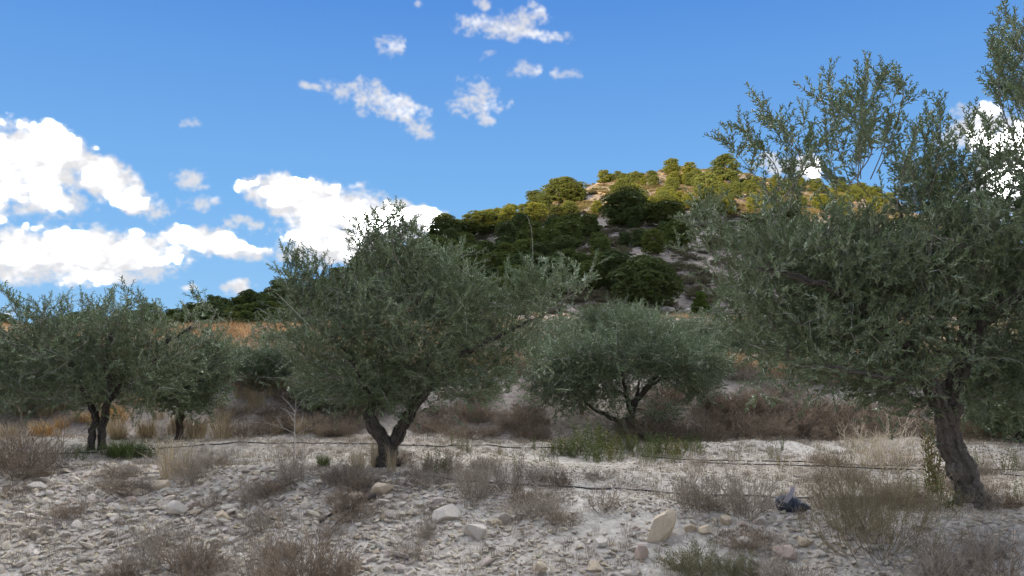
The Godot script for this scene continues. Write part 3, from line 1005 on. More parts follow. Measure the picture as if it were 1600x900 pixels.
	for k in spots.size():
		var s: Array = spots[k]
		var b := on(s[0], s[1])
		var foot: float = HORIZON - (b.y - EYE) / s[1] * FOCAL
		var lift: float = foot - s[2]
		var x: float = s[0]
		olive("olive_tree", s[5], back, b, [
			["trunk", [[x, foot], [x + 2, foot - lift * .3], [x - s[3] * .2, foot - lift * .65], [x - s[3] * .35, foot - lift]], 0.085, 0.025],
			["limb", [[x + 2, foot - lift * .3], [x + s[3] * .25, foot - lift * .65], [x + s[3] * .4, foot - lift * 1.05]], 0.05, 0.018],
		], [[x, s[2], s[3], s[4], 1], [x - s[3] * .55, s[2] + s[4] * .3, s[3] * .5, s[4] * .7, .7], [x + s[3] * .55, s[2] + s[4] * .2, s[3] * .5, s[4] * .75, .7]], [], 26, 240, 3400, 110 + k, 1.1)


func hill() -> void:
	var far_group := "pines on the hill"
	for k in 6:
		var h: float = [5.0, 5.5, 4.5, 5.0, 6.0, 3.2][k]
		var w: float = [5.2, 4.6, 5.0, 4.2, 4.4, 2.4][k]
		pine_kinds.append([pine_crown(500 + k, h, w, [0.0, 0.1, 0.0, 0.25, 0.1, 0.8][k], [42, 34, 32, 34, 36, 24][k], [Color(1, 1, 1), Color(0.85, 0.9, 1.0), Color(1.2, 1.15, 0.9), Color(1.35, 1.25, 0.9), Color(1.1, 1.1, 1.15), Color(1.15, 1.3, 0.8)][k]), pine_trunk(500 + k, h, w), h, w])
	rng.seed = 77
	# the pines one can tell apart: middle px, foot py, height and width in px, kind, label
	var own := [
		[1013, 481, 74, 92, 0, "big round dark pine at the foot of the bare slope"],
		[1095, 497, 40, 34, 5, "small bright green cone shaped young pine beside the white rocks"],
		[962, 455, 60, 60, 1, "dark pine left above the big round pine"],
		[925, 455, 45, 42, 2, "low pine between the forest and the big round pine"],
		[978, 356, 58, 66, 0, "dark rounded pine in the clearing high on the slope"],
		[1040, 352, 34, 60, 2, "wide low pine right of the high clearing"],
		[1133, 286, 42, 44, 1, "tallest pine on the sunlit summit"],
		[1050, 272, 22, 24, 2, "small pale pine on the summit skyline left of the tallest"],
		[1078, 274, 20, 22, 3, "small round pine second left of the tallest summit pine"],
		[695, 382, 44, 46, 0, "rounded pine at the left end of the upper skyline"],
		[748, 368, 36, 52, 2, "broad pine on the skyline right of the gap"],
		[836, 334, 34, 36, 1, "pine on the rising skyline left of the summit slope"],
		[882, 318, 38, 56, 0, "bushy pine at the top of the shaded forest"],
		[1105, 345, 70, 40, 4, "pale green tall pine on the lit slope under the summit"],
		[1060, 388, 42, 46, 2, "pine at the right border of the shaded forest"],
		[1020, 400, 40, 40, 3, "pine in the middle of the shaded slope, left of the right border pine"],
	]
	var taken := []
	for a in own:
		var g := ground_at(a[0], a[1], 60.0)
		var d := -g.z
		pine(g - Vector3(0, 0.1, 0), a[2] / FOCAL * d * 1.02, a[3] / FOCAL * d * 1.05, a[4], a[5])
		taken.append(Vector2(a[0], a[1]))
	# the forest: areas of the slope [x0, x1, top py at x0, at x1, bottom py at x0, at x1, count, px high, label]
	var areas := [
		[225, 480, 512, 486, 524, 516, 80, 36, "dark pine in the wood on the low ridge at the left", 0.36],
		[330, 480, 496, 470, 505, 482, 24, 36, "small pine on the skyline of the low left ridge", 0.36],
		[560, 900, 425, 335, 480, 470, 110, 38, "dark green pine in the dense shaded forest of the hill", 0.46],
		[760, 1060, 350, 320, 440, 420, 26, 32, "dark pine standing among clearings on the shaded slope", 0.5],
		[470, 620, 480, 420, 510, 490, 34, 42, "pine on the ridge behind the big middle olive", 0.42],
		[900, 1400, 300, 296, 345, 345, 56, 22, "yellow green pine on the sunlit top of the hill", 0.38],
		[620, 900, 402, 306, 412, 316, 26, 32, "pine on the upper left skyline of the hill", 0.5],
		[940, 1380, 280, 296, 288, 308, 40, 19, "small pine on the sunlit skyline of the summit", 0.38],
		[1100, 1650, 350, 390, 470, 480, 34, 40, "pine on the slope behind the tall right olive", 0.5],
		[-100, 225, 515, 510, 525, 524, 30, 24, "dark pine on the far left end of the low ridge", 0.36],
	]
	for a in areas:
		var done := 0
		for trial in int(a[6]) * 8:
			if done >= a[6]:
				break
			var t := rng.randf()
			var px: float = lerpf(a[0], a[1], t)
			var py: float = lerpf(lerpf(a[2], a[3], t), lerpf(a[4], a[5], t), rng.randf())
			var size: float = a[7] * rng.randf_range(0.65, 1.2)
			var clear := true
			for q in taken:
				if absf(q.x - px) < size * a[9] and absf(q.y - py) < size * a[9] * 0.62:
					clear = false
					break
			# the bare slope by the white rocks, the big pine and the clearing stay open
			if px > 950.0 and px < 1180.0 and py > 395.0 or px > 880.0 and py > 462.0 and px < 1180.0 or px > 985.0 and px < 1130.0 and py > 360.0 and py < 405.0 and rng.randf() < 0.6:
				clear = false
			if px > 900.0 and px < 965.0 and py > 300.0 and py < 380.0 and rng.randf() < 0.75:
				clear = false
			if px > 840.0 and px < 1080.0 and py > 330.0 and py < 440.0 and rng.randf() < 0.5:
				clear = false
			if px > 730.0 and px < 790.0 and py > 365.0 and py < 400.0:
				clear = false
			if not clear:
				continue
			var g := ground_at(px, py, 60.0)
			if g.z < -222.0:
				continue
			taken.append(Vector2(px, py))
			var d := -g.z
			var h := size / FOCAL * d
			pine(g - Vector3(0, 0.15, 0), h, h * rng.randf_range(0.85, 1.2), rng.randi() % 5, a[8], far_group)
			done += 1
	# low scrub and grass between the pines
	var bush := twiggy(900, 46, 0.5, 0.55, 0.012, Color(0.15, 0.13, 0.10), Color(0.22, 0.19, 0.13), 5, 0.4, 0.0, 0.10, Color(0.15, 0.15, 0.09))
	var list: Array[Transform3D] = []
	var tints := PackedColorArray()
	for k in 20000:
		var px := rng.randf_range(150.0, 1500.0)
		var d := rng.randf_range(56.0, 176.0)
		var x := (px - 800.0) / FOCAL * d
		if noise.get_noise_2d(x * 8.0, d * 8.0) + rng.randf_range(-0.3, 0.3) < -0.06:
			continue
		var s := 0.35 + 1.0 * pow(rng.randf(), 1.8)
		list.append(Transform3D(Basis(Vector3.UP, rng.randf() * TAU).scaled_local(Vector3(s * 1.2, s * 0.9, s * 1.2)), Vector3(x, land(x, d) - 0.05, -d)))
		var g := rng.randf_range(0.7, 1.15)
		tints.append(Color(g, g * rng.randf_range(0.92, 1.04), g * 0.95))
	tag(many("scrub", bush, plant, list, tints, self), "low dry scrub scattered over the hill slope", "scrub", "", "stuff")
	# pale rocks lying on the slope
	var rk := rock_mesh(70, 1.7, 0.5, 5, Color(0.42, 0.37, 0.32))
	list = []
	tints = PackedColorArray()
	for k in 2600:
		var px := rng.randf_range(600.0, 1450.0)
		var d := rng.randf_range(58.0, 172.0)
		var x := (px - 800.0) / FOCAL * d
		if rough.get_noise_2d(x * 4.0, d * 9.0) < 0.02:
			continue
		var s := rng.randf_range(0.25, 0.9)
		list.append(Transform3D(Basis.from_euler(Vector3(rng.randf_range(-.3, .3), rng.randf_range(-.5, .5), rng.randf_range(-.3, .3))).scaled_local(Vector3.ONE * s), Vector3(x, land(x, d), -d)))
		var g := rng.randf_range(0.75, 1.1)
		tints.append(Color(g, g, g))
	tag(many("scree", rk, stone, list, tints, self), "pale broken rock strewn over the hill slope", "rocks", "", "stuff")
	# the white outcrop at the foot of the big pine
	var spots := [[1015, 489, 36, 9], [1045, 488, 40, 12], [1072, 491, 34, 13], [985, 492, 26, 7], [1000, 497, 30, 8], [1088, 500, 22, 8], [840, 493, 40, 8], [875, 494, 36, 7], [945, 484, 26, 6], [1150, 508, 30, 7], [1125, 512, 26, 8]]
	var names := ["left block", "long middle block", "tallest block", "small left end", "low front slab", "right end"]
	for k in spots.size():
		var a: Array = spots[k]
		var g := ground_at(a[0], a[1], 40.0)
		var w: float = a[2] / FOCAL * -g.z
		var warm := k == 6 or k == 7
		var o := put("rock_outcrop", rock_mesh(80 + k, 1.0, 1.0, 5, Color(0.62, 0.42, 0.26) if warm else Color(0.64, 0.57, 0.48), 2), g, Vector3(w, a[3] / FOCAL * -g.z * 1.6, w * 0.6), "%s of the white rock outcrop below the big round pine" % names[k] if k < 6 else ("orange rock ledge above the field, %s of two" % ["left", "right"][k - 6] if k < 8 else ["low pale ledge left of the big round pine", "pale ledge far right at the foot of the bare slope", "lower pale ledge in front of the far right one"][k - 8]), "rock", "rock ledges at the hill foot", stone)
		o.rotation.y = rng.randf_range(-0.3, 0.3)


func stones() -> void:
	rng.seed = 5
	# stones one can tell apart: middle px, py, width, height in px, tone (0 white, 1 tan, 2 pinkish), label
	var own := [
		[1033, 823, 46, 62, 1, "largest tan oval boulder standing tilted on the white soil"],
		[695, 806, 42, 32, 0, "whitish angular boulder in the middle of the slope"],
		[742, 834, 34, 34, 0, "pale pointed rock just below the whitish angular boulder"],
		[789, 810, 30, 18, 0, "flat cream stone right of the whitish angular boulder"],
		[597, 769, 32, 24, 1, "cream block above the end of the fallen branch"],
		[553, 778, 24, 15, 1, "low tan stone left of the cream block"],
		[247, 758, 28, 22, 1, "tan block on the crest of the left bank"],
		[227, 758, 20, 13, 0, "pale stone touching the tan block on its left"],
		[213, 772, 26, 14, 1, "wide stone lying below the tan block"],
		[204, 784, 22, 10, 2, "brownish flat stone among the rubble on the left bank"],
		[221, 785, 18, 16, 0, "upright pale chip beside the brownish flat stone"],
		[274, 795, 30, 22, 0, "grey white slab tilted on the left bank"],
		[182, 796, 16, 14, 0, "rounded pale stone left of the rubble heap"],
		[57, 762, 28, 12, 0, "long pale slab on the far left bank"],
		[75, 772, 20, 12, 0, "smaller slab right of the long pale slab"],
		[24, 807, 20, 16, 0, "pale stone near the left edge of the bank"],
		[119, 822, 16, 12, 0, "pale wedge stone low on the left bank"],
		[54, 838, 22, 10, 1, "flat tan stone in the lower left"],
		[1000, 868, 28, 26, 2, "pink faced rock below the tan oval boulder"],
		[930, 886, 26, 16, 1, "tan stone at the bottom border in the middle"],
		[842, 893, 24, 20, 1, "yellowish stone at the bottom edge left of the middle stones"],
		[940, 853, 28, 14, 0, "low pale stone left of the pink faced rock"],
		[816, 823, 10, 10, 0, "small white pebble alone on bare soil"],
		[1078, 826, 18, 16, 1, "small tan cube right of the oval boulder"],
		[1104, 829, 22, 16, 1, "second tan stone right of the oval boulder"],
		[1136, 817, 22, 16, 1, "third tan stone right of the oval boulder, higher up"],
		[1190, 819, 24, 14, 0, "cream stone at the right end of the row of tan stones"],
		[1163, 824, 14, 12, 2, "pink stone between cream and tan ones"],
		[1165, 852, 24, 18, 0, "pale stone above the low green shrub"],
		[1232, 866, 38, 26, 2, "rosy tan rock half hidden by dry twigs at the bottom right"],
		[1256, 846, 26, 14, 1, "yellowish low rock below the dark blue bundle"],
		[462, 783, 18, 10, 1, "flat tan stone above the fallen branch"],
		[460, 811, 14, 14, 0, "pale square stone left of the fallen branch"],
		[647, 825, 11, 10, 0, "small pale cube on the slope below the cream block"],
		[597, 810, 10, 13, 1, "small upright tan chip below the cream block"],
		[560, 822, 12, 8, 0, "white chip beside the lower end of the fallen branch"],
		[345, 810, 22, 22, 1, "tan stone at the foot of dry twigs on the left bank"],
		[324, 788, 14, 9, 0, "pale stone right of the tilted grey slab"],
		[480, 760, 16, 10, 0, "pale stone below the grey bush with the dead sapling"],
		[640, 897, 20, 14, 0, "white stone at the bottom edge under the slope"],
		[775, 822, 20, 12, 1, "flat tan stone under the flat cream stone"],
		[715, 826, 18, 8, 0, "thin leaning slab between the two big pale boulders"],
	]
	var tones := [Color(0.72, 0.65, 0.55), Color(0.74, 0.61, 0.44), Color(0.68, 0.53, 0.43)]
	for k in own.size():
		var a: Array = own[k]
		var g := ground_at(a[0], a[1] + a[3] * 0.38)
		var d := -g.z
		var w: float = a[2] / FOCAL * d
		var h: float = a[3] / FOCAL * d
		var o := single("boulder" if a[2] > 30 else "stone", rock_mesh(200 + k, 1.0, 1.0, 9, tones[a[4]], 2), stone, g + Vector3(0, h * 0.33, -w * 0.2), a[5], "stone")
		o.scale = Vector3(w * 1.16, h * 1.2, w * 0.9)
		o.rotation = Vector3(rng.randf_range(-.15, .15), rng.randf_range(-.5, .5), rng.randf_range(-.2, .2))
		if k == 0:
			o.scale = Vector3(w * 0.92, h * 1.24, w * 0.85)
			o.rotation = Vector3(-0.1, 0.2, -0.62)
	# loose stones, alike
	var kinds: Array[ArrayMesh] = []
	for k in 10:
		kinds.append(rock_mesh(300 + k, rng.randf_range(1.0, 2.0), rng.randf_range(0.4, 0.8), 8, tones[0 if k < 7 else k - 7].lerp(tones[0], 0.4), 1))
	for k in 270:
		var px := rng.randf_range(-20.0, 1620.0)
		var py := rng.randf_range(738.0, 900.0)
		if rng.randf() < 0.45:
			px = rng.randf_range(0.0, 520.0)
		var g := ground_at(px, py)
		var s := rng.randf_range(0.045, 0.095) * (1.4 if rng.randf() < 0.2 else 1.0)
		var where := "on the rubble bank at the left" if px < 520.0 else ("on the bare white slope in the middle" if px < 1000.0 else "on the white soil at the right")
		var o := put("stone", kinds[k % 10], g + Vector3(0, s * 0.12, 0), Vector3.ONE * s, "small loose pale stone " + where, "stone", "loose stones " + where, stone)
		o.rotation = Vector3(rng.randf_range(-.4, .4), rng.randf() * TAU, rng.randf_range(-.4, .4))
	# gravel of limestone chips
	for m in 5:
		var list: Array[Transform3D] = []
		var tints := PackedColorArray()
		for k in 19000:
			var d := rng.randf_range(5.4, 13.2)
			var x := rng.randf_range(-0.72, 0.72) * d
			var bare := noise.get_noise_2d(x * 26.0 + 10.0, d * 26.0)
			var left := smoothstep(0.5, -2.5, x)
			if bare + rng.randf_range(-0.3, 0.3) < -0.12 - 0.4 * left * float(d < crest(x) + 0.5):
				continue
			var s := 0.007 + 0.038 * pow(rng.randf(), 3.2)
			var over := d - crest(x)
			if over > 0.5:
				s *= 0.72
				if rng.randf() < 0.3:
					continue
			elif left > 0.3:
				s *= 1.15 if rng.randf() < 0.85 else 2.1
			var e := Vector3(rng.randf_range(-.6, .6), rng.randf() * TAU, rng.randf_range(-.6, .6))
			list.append(Transform3D(Basis.from_euler(e).scaled_local(Vector3.ONE * s * 1.3), Vector3(x, fine_land(x, d) + s * 0.15, -d)))
			var g := rng.randf_range(0.78, 1.12)
			tints.append(Color(g, g * rng.randf_range(0.94, 1.0), g * rng.randf_range(0.86, 1.0)))
		tag(many(numbered("gravel"), kinds[m * 2], stone, list, tints, self), "broken limestone chips covering the ground", "gravel", "limestone gravel", "stuff")


func shrubs() -> void:
	rng.seed = 31
	var grey: Array[ArrayMesh] = []
	for k in 3:
		grey.append(twiggy(600 + k, [66, 52, 84][k], 0.5, [0.40, 0.46, 0.34][k], 0.0040, Color(0.17, 0.145, 0.115), Color(0.42, 0.36, 0.29), 4, 0.34))
	var red: Array[ArrayMesh] = []
	for k in 3:
		red.append(twiggy(620 + k, [80, 60, 96][k], 0.5, [0.46, 0.54, 0.42][k], 0.0042, Color(0.13, 0.10, 0.075), Color(0.33, 0.26, 0.19), 5, 0.34))
	var straw: Array[ArrayMesh] = []
	for k in 3:
		straw.append(blades(640 + k, 130, 0.5, 0.35, 0.006, Color(0.33, 0.26, 0.16), Color(0.52, 0.43, 0.29)))
	var broom := twiggy(660, 72, 0.8, 0.85, 0.0026, Color(0.15, 0.125, 0.075), Color(0.30, 0.25, 0.165), 11, 0.26, 0.0, 0.016, Color(0.17, 0.16, 0.08))
	var rusty: Array[ArrayMesh] = []
	for k in 3:
		rusty.append(blades(650 + k, 110, 0.5, 0.4, 0.007, Color(0.38, 0.22, 0.08), Color(0.52, 0.34, 0.14)))
	var green := twiggy(670, 90, 0.3, 0.34, 0.002, Color(0.15, 0.14, 0.085), Color(0.27, 0.235, 0.15), 8, 0.3, 0.0, 0.016, Color(0.16, 0.165, 0.08))
	var cushion := blades(680, 420, 0.2, 0.34, 0.006, Color(0.08, 0.12, 0.035), Color(0.15, 0.17, 0.06))
	var weeds: Array[ArrayMesh] = []
	for k in 4:
		weeds.append(weed(690 + k, 9, 0.42, 0.16, 0.055, [Color(0.07, 0.12, 0.03), Color(0.11, 0.14, 0.04), Color(0.06, 0.11, 0.035), Color(0.17, 0.16, 0.05)][k], [Color(0.12, 0.17, 0.05), Color(0.17, 0.18, 0.06), Color(0.09, 0.15, 0.05), Color(0.26, 0.21, 0.07)][k]))
	var climber := weed(695, 18, 0.5, 0.10, 0.05, Color(0.16, 0.085, 0.04), Color(0.15, 0.17, 0.05))
	var reed := twiggy(700, 44, 0.9, 0.5, 0.0046, Color(0.46, 0.39, 0.29), Color(0.62, 0.54, 0.42), 3, 0.24)
	# middle px, foot py, height, width in px, mesh, name, label, category
	var own := [
		[45, 742, 100, 140, red[0], "dry_shrub", "wide reddish brown dry bush at the left edge", "shrub"],
		[275, 748, 78, 95, straw[0], "dry_grass_clump", "pale dry grass clump left of the small dark olive's foot", "grass clump"],
		[300, 755, 60, 70, grey[0], "dry_shrub", "grey dry bush in front of the pale grass clump on the left", "shrub"],
		[458, 755, 70, 66, grey[1], "dry_shrub", "round grey bush at the foot of the dead sapling", "shrub"],
		[505, 732, 24, 44, cushion, "green_cushion", "bright green tuft right of the dead sapling", "plant"],
		[190, 715, 28, 90, cushion, "green_cushion", "green low herbs under the two stemmed olive", "plant"],
		[560, 765, 42, 70, red[1], "dry_shrub", "low rusty bush left of the cream block", "shrub"],
		[745, 778, 70, 90, grey[2], "dry_shrub", "tall grey dry bush right of the middle olive's trunk", "shrub"],
		[800, 770, 62, 70, grey[0], "dry_shrub", "grey bush right beside the tall grey one", "shrub"],
		[875, 762, 36, 44, red[2], "dry_shrub", "small rounded brown tuft on the terrace near the hose", "shrub"],
		[945, 800, 46, 70, grey[1], "dry_shrub", "low sparse grey bush on the crest left of the oval boulder", "shrub"],
		[1090, 800, 66, 110, grey[2], "dry_shrub", "grey bush over the hose, left half of the right thicket", "shrub"],
		[1165, 803, 80, 110, grey[0], "dry_shrub", "dense grey bush just left of the dark blue bundle", "shrub"],
		[1380, 872, 190, 190, broom, "broom_shrub", "large wispy olive brown bush in front of the right trunk", "shrub"],
		[1335, 830, 110, 120, broom, "broom_shrub", "loose left wing of the wispy bush, lower than it", "shrub"],
		[1088, 903, 50, 120, green, "green_shrub", "low feathery green bush at the bottom right of the middle", "shrub"],
		[1160, 905, 44, 70, green, "green_shrub", "small feathery green sprig right of the low green bush", "shrub"],
		[1230, 915, 70, 120, grey[1], "dry_shrub", "dry twigs at the bottom edge around the rosy rock", "shrub"],
		[1480, 918, 90, 150, grey[2], "dry_shrub", "dark grey bush at the bottom edge right of the wispy bush", "shrub"],
		[1570, 918, 80, 140, red[1], "dry_shrub", "brown bush in the bottom right corner", "shrub"],
		[470, 925, 110, 150, red[2], "dry_shrub", "big dark brown bush at the bottom edge left of the middle", "shrub"],
		[400, 920, 100, 120, grey[0], "dry_shrub", "grey brown bush beside the big dark brown one at the bottom", "shrub"],
		[530, 915, 80, 90, red[0], "dry_shrub", "right wing of the big dark brown bush at the bottom", "shrub"],
		[225, 890, 70, 80, grey[1], "dry_shrub", "dry dark bush low on the left bank", "shrub"],
		[300, 900, 76, 90, red[1], "dry_shrub", "brown bush low on the left bank, right of the dark one", "shrub"],
		[190, 915, 50, 70, red[2], "dry_shrub", "short brown bush at the bottom left edge", "shrub"],
		[390, 790, 40, 60, grey[2], "dry_shrub", "grey twigs in the hollow above the fallen branch", "shrub"],
		[410, 830, 56, 70, grey[0], "dry_shrub", "grey bush left of the fallen branch", "shrub"],
		[640, 872, 50, 60, grey[1], "dry_shrub", "thin dry twigs on the slope below the small pale cube", "shrub"],
		[668, 845, 40, 44, grey[2], "dry_shrub", "sparse twigs left of the pale pointed rock", "shrub"],
		[1395, 735, 95, 120, reed, "dry_stalks", "tall pale bare stalks behind the wispy bush", "dry stalks"],
		[1350, 728, 80, 80, reed, "dry_stalks", "bundle of pale stalks left of the tall bare stalks", "dry stalks"],
		[1457, 772, 125, 46, climber, "weed", "rusty brown and green tall weed left of the right trunk", "weed"],
		[1450, 790, 46, 60, weeds[0], "weed", "green leafy weed at the foot of the rusty tall weed", "weed"],
		[1480, 795, 34, 50, weeds[1], "weed", "yellow green weed touching the right trunk's foot", "weed"],
		[1525, 735, 34, 24, weeds[0], "weed", "small green sprout right of the right trunk", "weed"],
		[1575, 738, 36, 40, weeds[2], "weed", "green leafy plant near the right edge on the terrace", "weed"],
		[1595, 786, 30, 34, weeds[2], "weed", "dark green plant at the right edge by the hose", "weed"],
		[690, 742, 34, 36, weeds[2], "weed", "dark green leafy weed right of the middle olive's foot", "weed"],
		[665, 738, 30, 20, weeds[3], "weed", "yellowish weed beside the dark green one", "weed"],
		[585, 730, 60, 40, straw[1], "dry_grass_clump", "tall straw grass around the middle olive's foot, left side", "grass clump"],
		[612, 738, 44, 34, straw[2], "dry_grass_clump", "straw grass right in front of the middle olive's foot", "grass clump"],
		[560, 735, 50, 44, straw[0], "dry_grass_clump", "thin straw grass between the green tuft and the middle olive", "grass clump"],
		[910, 650, 24, 30, weeds[3], "weed", "rusty yellow bush under the low spreading olive's left limb", "weed"],
	]
	for a in own:
		var py: float = minf(a[1], 899.0)
		var g := ground_at(a[0], py)
		if a[1] > 899.0:
			var d2: float = -g.z - (a[1] - 899.0) * 0.011
			g = on(a[0], d2)
		var d := -g.z
		var bb: AABB = a[4].get_aabb()
		put(a[5], a[4], g, Vector3(a[3] / FOCAL * d / bb.size.x, a[2] / FOCAL * d / bb.end.y, a[3] / FOCAL * d / bb.size.x) * 1.2, a[6], a[7])
	# the row of green weeds in front of the low olive
	for k in 46:
		var px := rng.randf_range(840.0, 1090.0)
		var g := ground_at(px, rng.randf_range(700.0, 724.0))
		var s := rng.randf_range(0.35, 0.85) * (1.3 if absf(px - 930.0) < 25.0 else 0.8)
		put("weed", weeds[[0, 1, 1, 2, 3][k % 5]], g, Vector3(s * 1.7, s, s * 1.7), "green weed in the row before the low spreading olive", "weed", "weeds before the low olive")
	for k in 22:
		var px := rng.randf_range(620.0, 1500.0)
		var g := ground_at(px, rng.randf_range(698.0, 740.0))
		var s := rng.randf_range(0.3, 0.6)
		put("weed", weeds[k % 4], g, Vector3(s, s, s), "small green weed growing alone on the pale terrace", "weed", "scattered weeds")
	# dark bushes and grass along the foot of the bank, one by one
	var bank := [
		[990, 1340, 12.6, 14.4, 46, red, 0.9, "reddish dry bush in the thicket along the bank at the right", "bank thicket at the right"],
		[1340, 1620, 12.6, 14.8, 24, red, 0.8, "dry bush on the bank behind the tall right olive", "bank bushes behind the right olive"],
		[640, 850, 12.7, 14.6, 30, red, 0.6, "brown bush on the bank right of the middle olive", "bank bushes in the middle"],
		[300, 560, 12.6, 15.2, 26, straw, 0.8, "tall dry grass clump on the bank at the left", "bank grass at the left"],
		[330, 560, 12.7, 14.6, 22, red, 0.75, "dark dry bush on the bank left of the middle olive", "bank bushes at the left"],
		[-20, 310, 12.6, 15.0, 26, straw, 0.75, "dry grass clump under the olives at the far left", "grass under the left olives"],
		[800, 1300, 14.4, 16.8, 46, grey, 0.8, "grey bush on the upper edge of the bank", "bushes on the upper bank"],
		[250, 560, 18.0, 30.0, 26, grey, 1.0, "grey bush in the dry field at the left", "bushes in the left field"],
		[0, 540, 14.6, 17.5, 40, grey, 0.9, "grey bush on the upper bank at the left", "bushes on the upper left bank"],
	]
	for k in 16:
		var s := rng.randf_range(0.45, 0.85)
		put("dry_grass_clump", rusty[k % 3], on(rng.randf_range(50.0, 340.0), rng.randf_range(13.0, 15.4)), Vector3(s * 1.3, s, s * 1.3), "orange dry grass clump behind the left olives", "grass clump", "orange grass behind the left olives")
	for k in 16:
		var s := rng.randf_range(0.3, 0.6)
		put("weed", weeds[[0, 2][k % 2]], ground_at(rng.randf_range(95.0, 235.0), rng.randf_range(704.0, 720.0)), Vector3(s * 2.0, s * 0.8, s * 2.0), "green weed under the two stemmed olive", "weed", "weeds under the left olive")
	for b in bank:
		for k in b[4]:
			var d := rng.randf_range(b[2], b[3])
			var g := on(rng.randf_range(b[0], b[1]), d)
			var m: ArrayMesh = b[5][k % 3]
			var s: float = b[6] * rng.randf_range(0.65, 1.25)
			put("dry_grass_clump" if b[5] == straw else "dry_shrub", m, g, Vector3(s * 1.25, s, s * 1.25), b[7], "grass clump" if b[5] == straw else "shrub", b[8])
	# scattered dry plants on terrace and slope
	for k in 70:
		var g := ground_at(rng.randf_range(-10.0, 1610.0), rng.randf_range(725.0, 905.0 if k % 3 == 0 else 800.0))
		if rough.get_noise_2d(g.x * 8.0, g.z * 8.0) < -0.25:
			continue
		var s := rng.randf_range(0.25, 0.6)
		put("dry_shrub", (grey if k % 2 else red)[k % 3], g, Vector3(s * 1.3, s, s * 1.3), "small dry grey brown tuft on the stony ground", "shrub", "small dry tufts on stony ground")
	# fine dry litter and stubble
	var stub := blades(720, 26, 0.13, 0.13, 0.003, Color(0.22, 0.18, 0.14), Color(0.40, 0.34, 0.26))
	var list: Array[Transform3D] = []
	var tints := PackedColorArray()
	for k in 9000:
		var d := rng.randf_range(5.6, 13.4)
		var x := rng.randf_range(-0.7, 0.7) * d
		var dens := rough.get_noise_2d(x * 9.0 + 5.0, d * 9.0) + 0.25 * smoothstep(-0.3, 1.0, d - crest(x)) - 0.12
		if dens + rng.randf_range(-0.25, 0.25) < 0.0:
			continue
		var s := rng.randf_range(0.4, 1.2)
		list.append(Transform3D(Basis(Vector3.UP, rng.randf() * TAU).scaled_local(Vector3(s, s * 0.9, s)), Vector3(x, fine_land(x, d), -d)))
		var g := rng.randf_range(0.6, 1.15)
		tints.append(Color(g, g, g))
	tag(many("dry_stubble", stub, plant, list, tints, self), "fine dry grass stubble over the stony terrace", "dry grass", "", "stuff")
	# the dry field above the bank
	var tall := blades(730, 60, 0.5, 0.4, 0.014, Color(0.34, 0.25, 0.14), Color(0.52, 0.40, 0.24))
	list = []
	tints = PackedColorArray()
	for k in 16000:
		var d := 15.4 + 40.0 * pow(rng.randf(), 1.6)
		var x := rng.randf_range(-0.74, 0.74) * d
		if rough.get_noise_2d(x * 5.0, d * 5.0) < -0.16 or rng.randf() > 1.0 - 0.6 * smoothstep(-3.0, 2.0, x):
			continue
		var s := rng.randf_range(0.5, 1.25)
		list.append(Transform3D(Basis(Vector3.UP, rng.randf() * TAU).scaled_local(Vector3(s * 1.3, s, s * 1.3)), Vector3(x, land(x, d) - 0.02, -d)))
		var g := rng.randf_range(0.75, 1.15)
		var warm := smoothstep(-2.0, -8.0, x) * rng.randf()
		tints.append(Color(g * lerpf(1.0, 1.2, warm), g * lerpf(1.0, 0.96, warm), g * lerpf(1.0, 0.75, warm)))
	tag(many("dry_grass", tall, plant, list, tints, self), "tan and orange dry grass of the field above the bank", "dry grass", "", "stuff")


func hose(points: Array, label: String, r := 0.008) -> void:
	var pts := []
	for p in points:
		var g := ground_at(p[0], p[1])
		pts.append(Vector3(g.x, fine_land(g.x, -g.z) + r + 0.012, g.z))
	var path := smooth_path(pts, 0.12)
	for k in path.size():
		path[k].y = maxf(path[k].y - 0.02, fine_land(path[k].x, -path[k].z) + r * 0.7)
	var rad := PackedFloat32Array()
	for k in path.size():
		rad.append(r)
	var s := Shape.new()
	s.tube(path, rad, 8, Color(0.018, 0.018, 0.02))
	var m := StandardMaterial3D.new()
	m.vertex_color_use_as_albedo = true
	m.roughness = 0.55
	single("drip_hose", s.commit(), m, Vector3.ZERO, label, "hose", "black irrigation hoses")


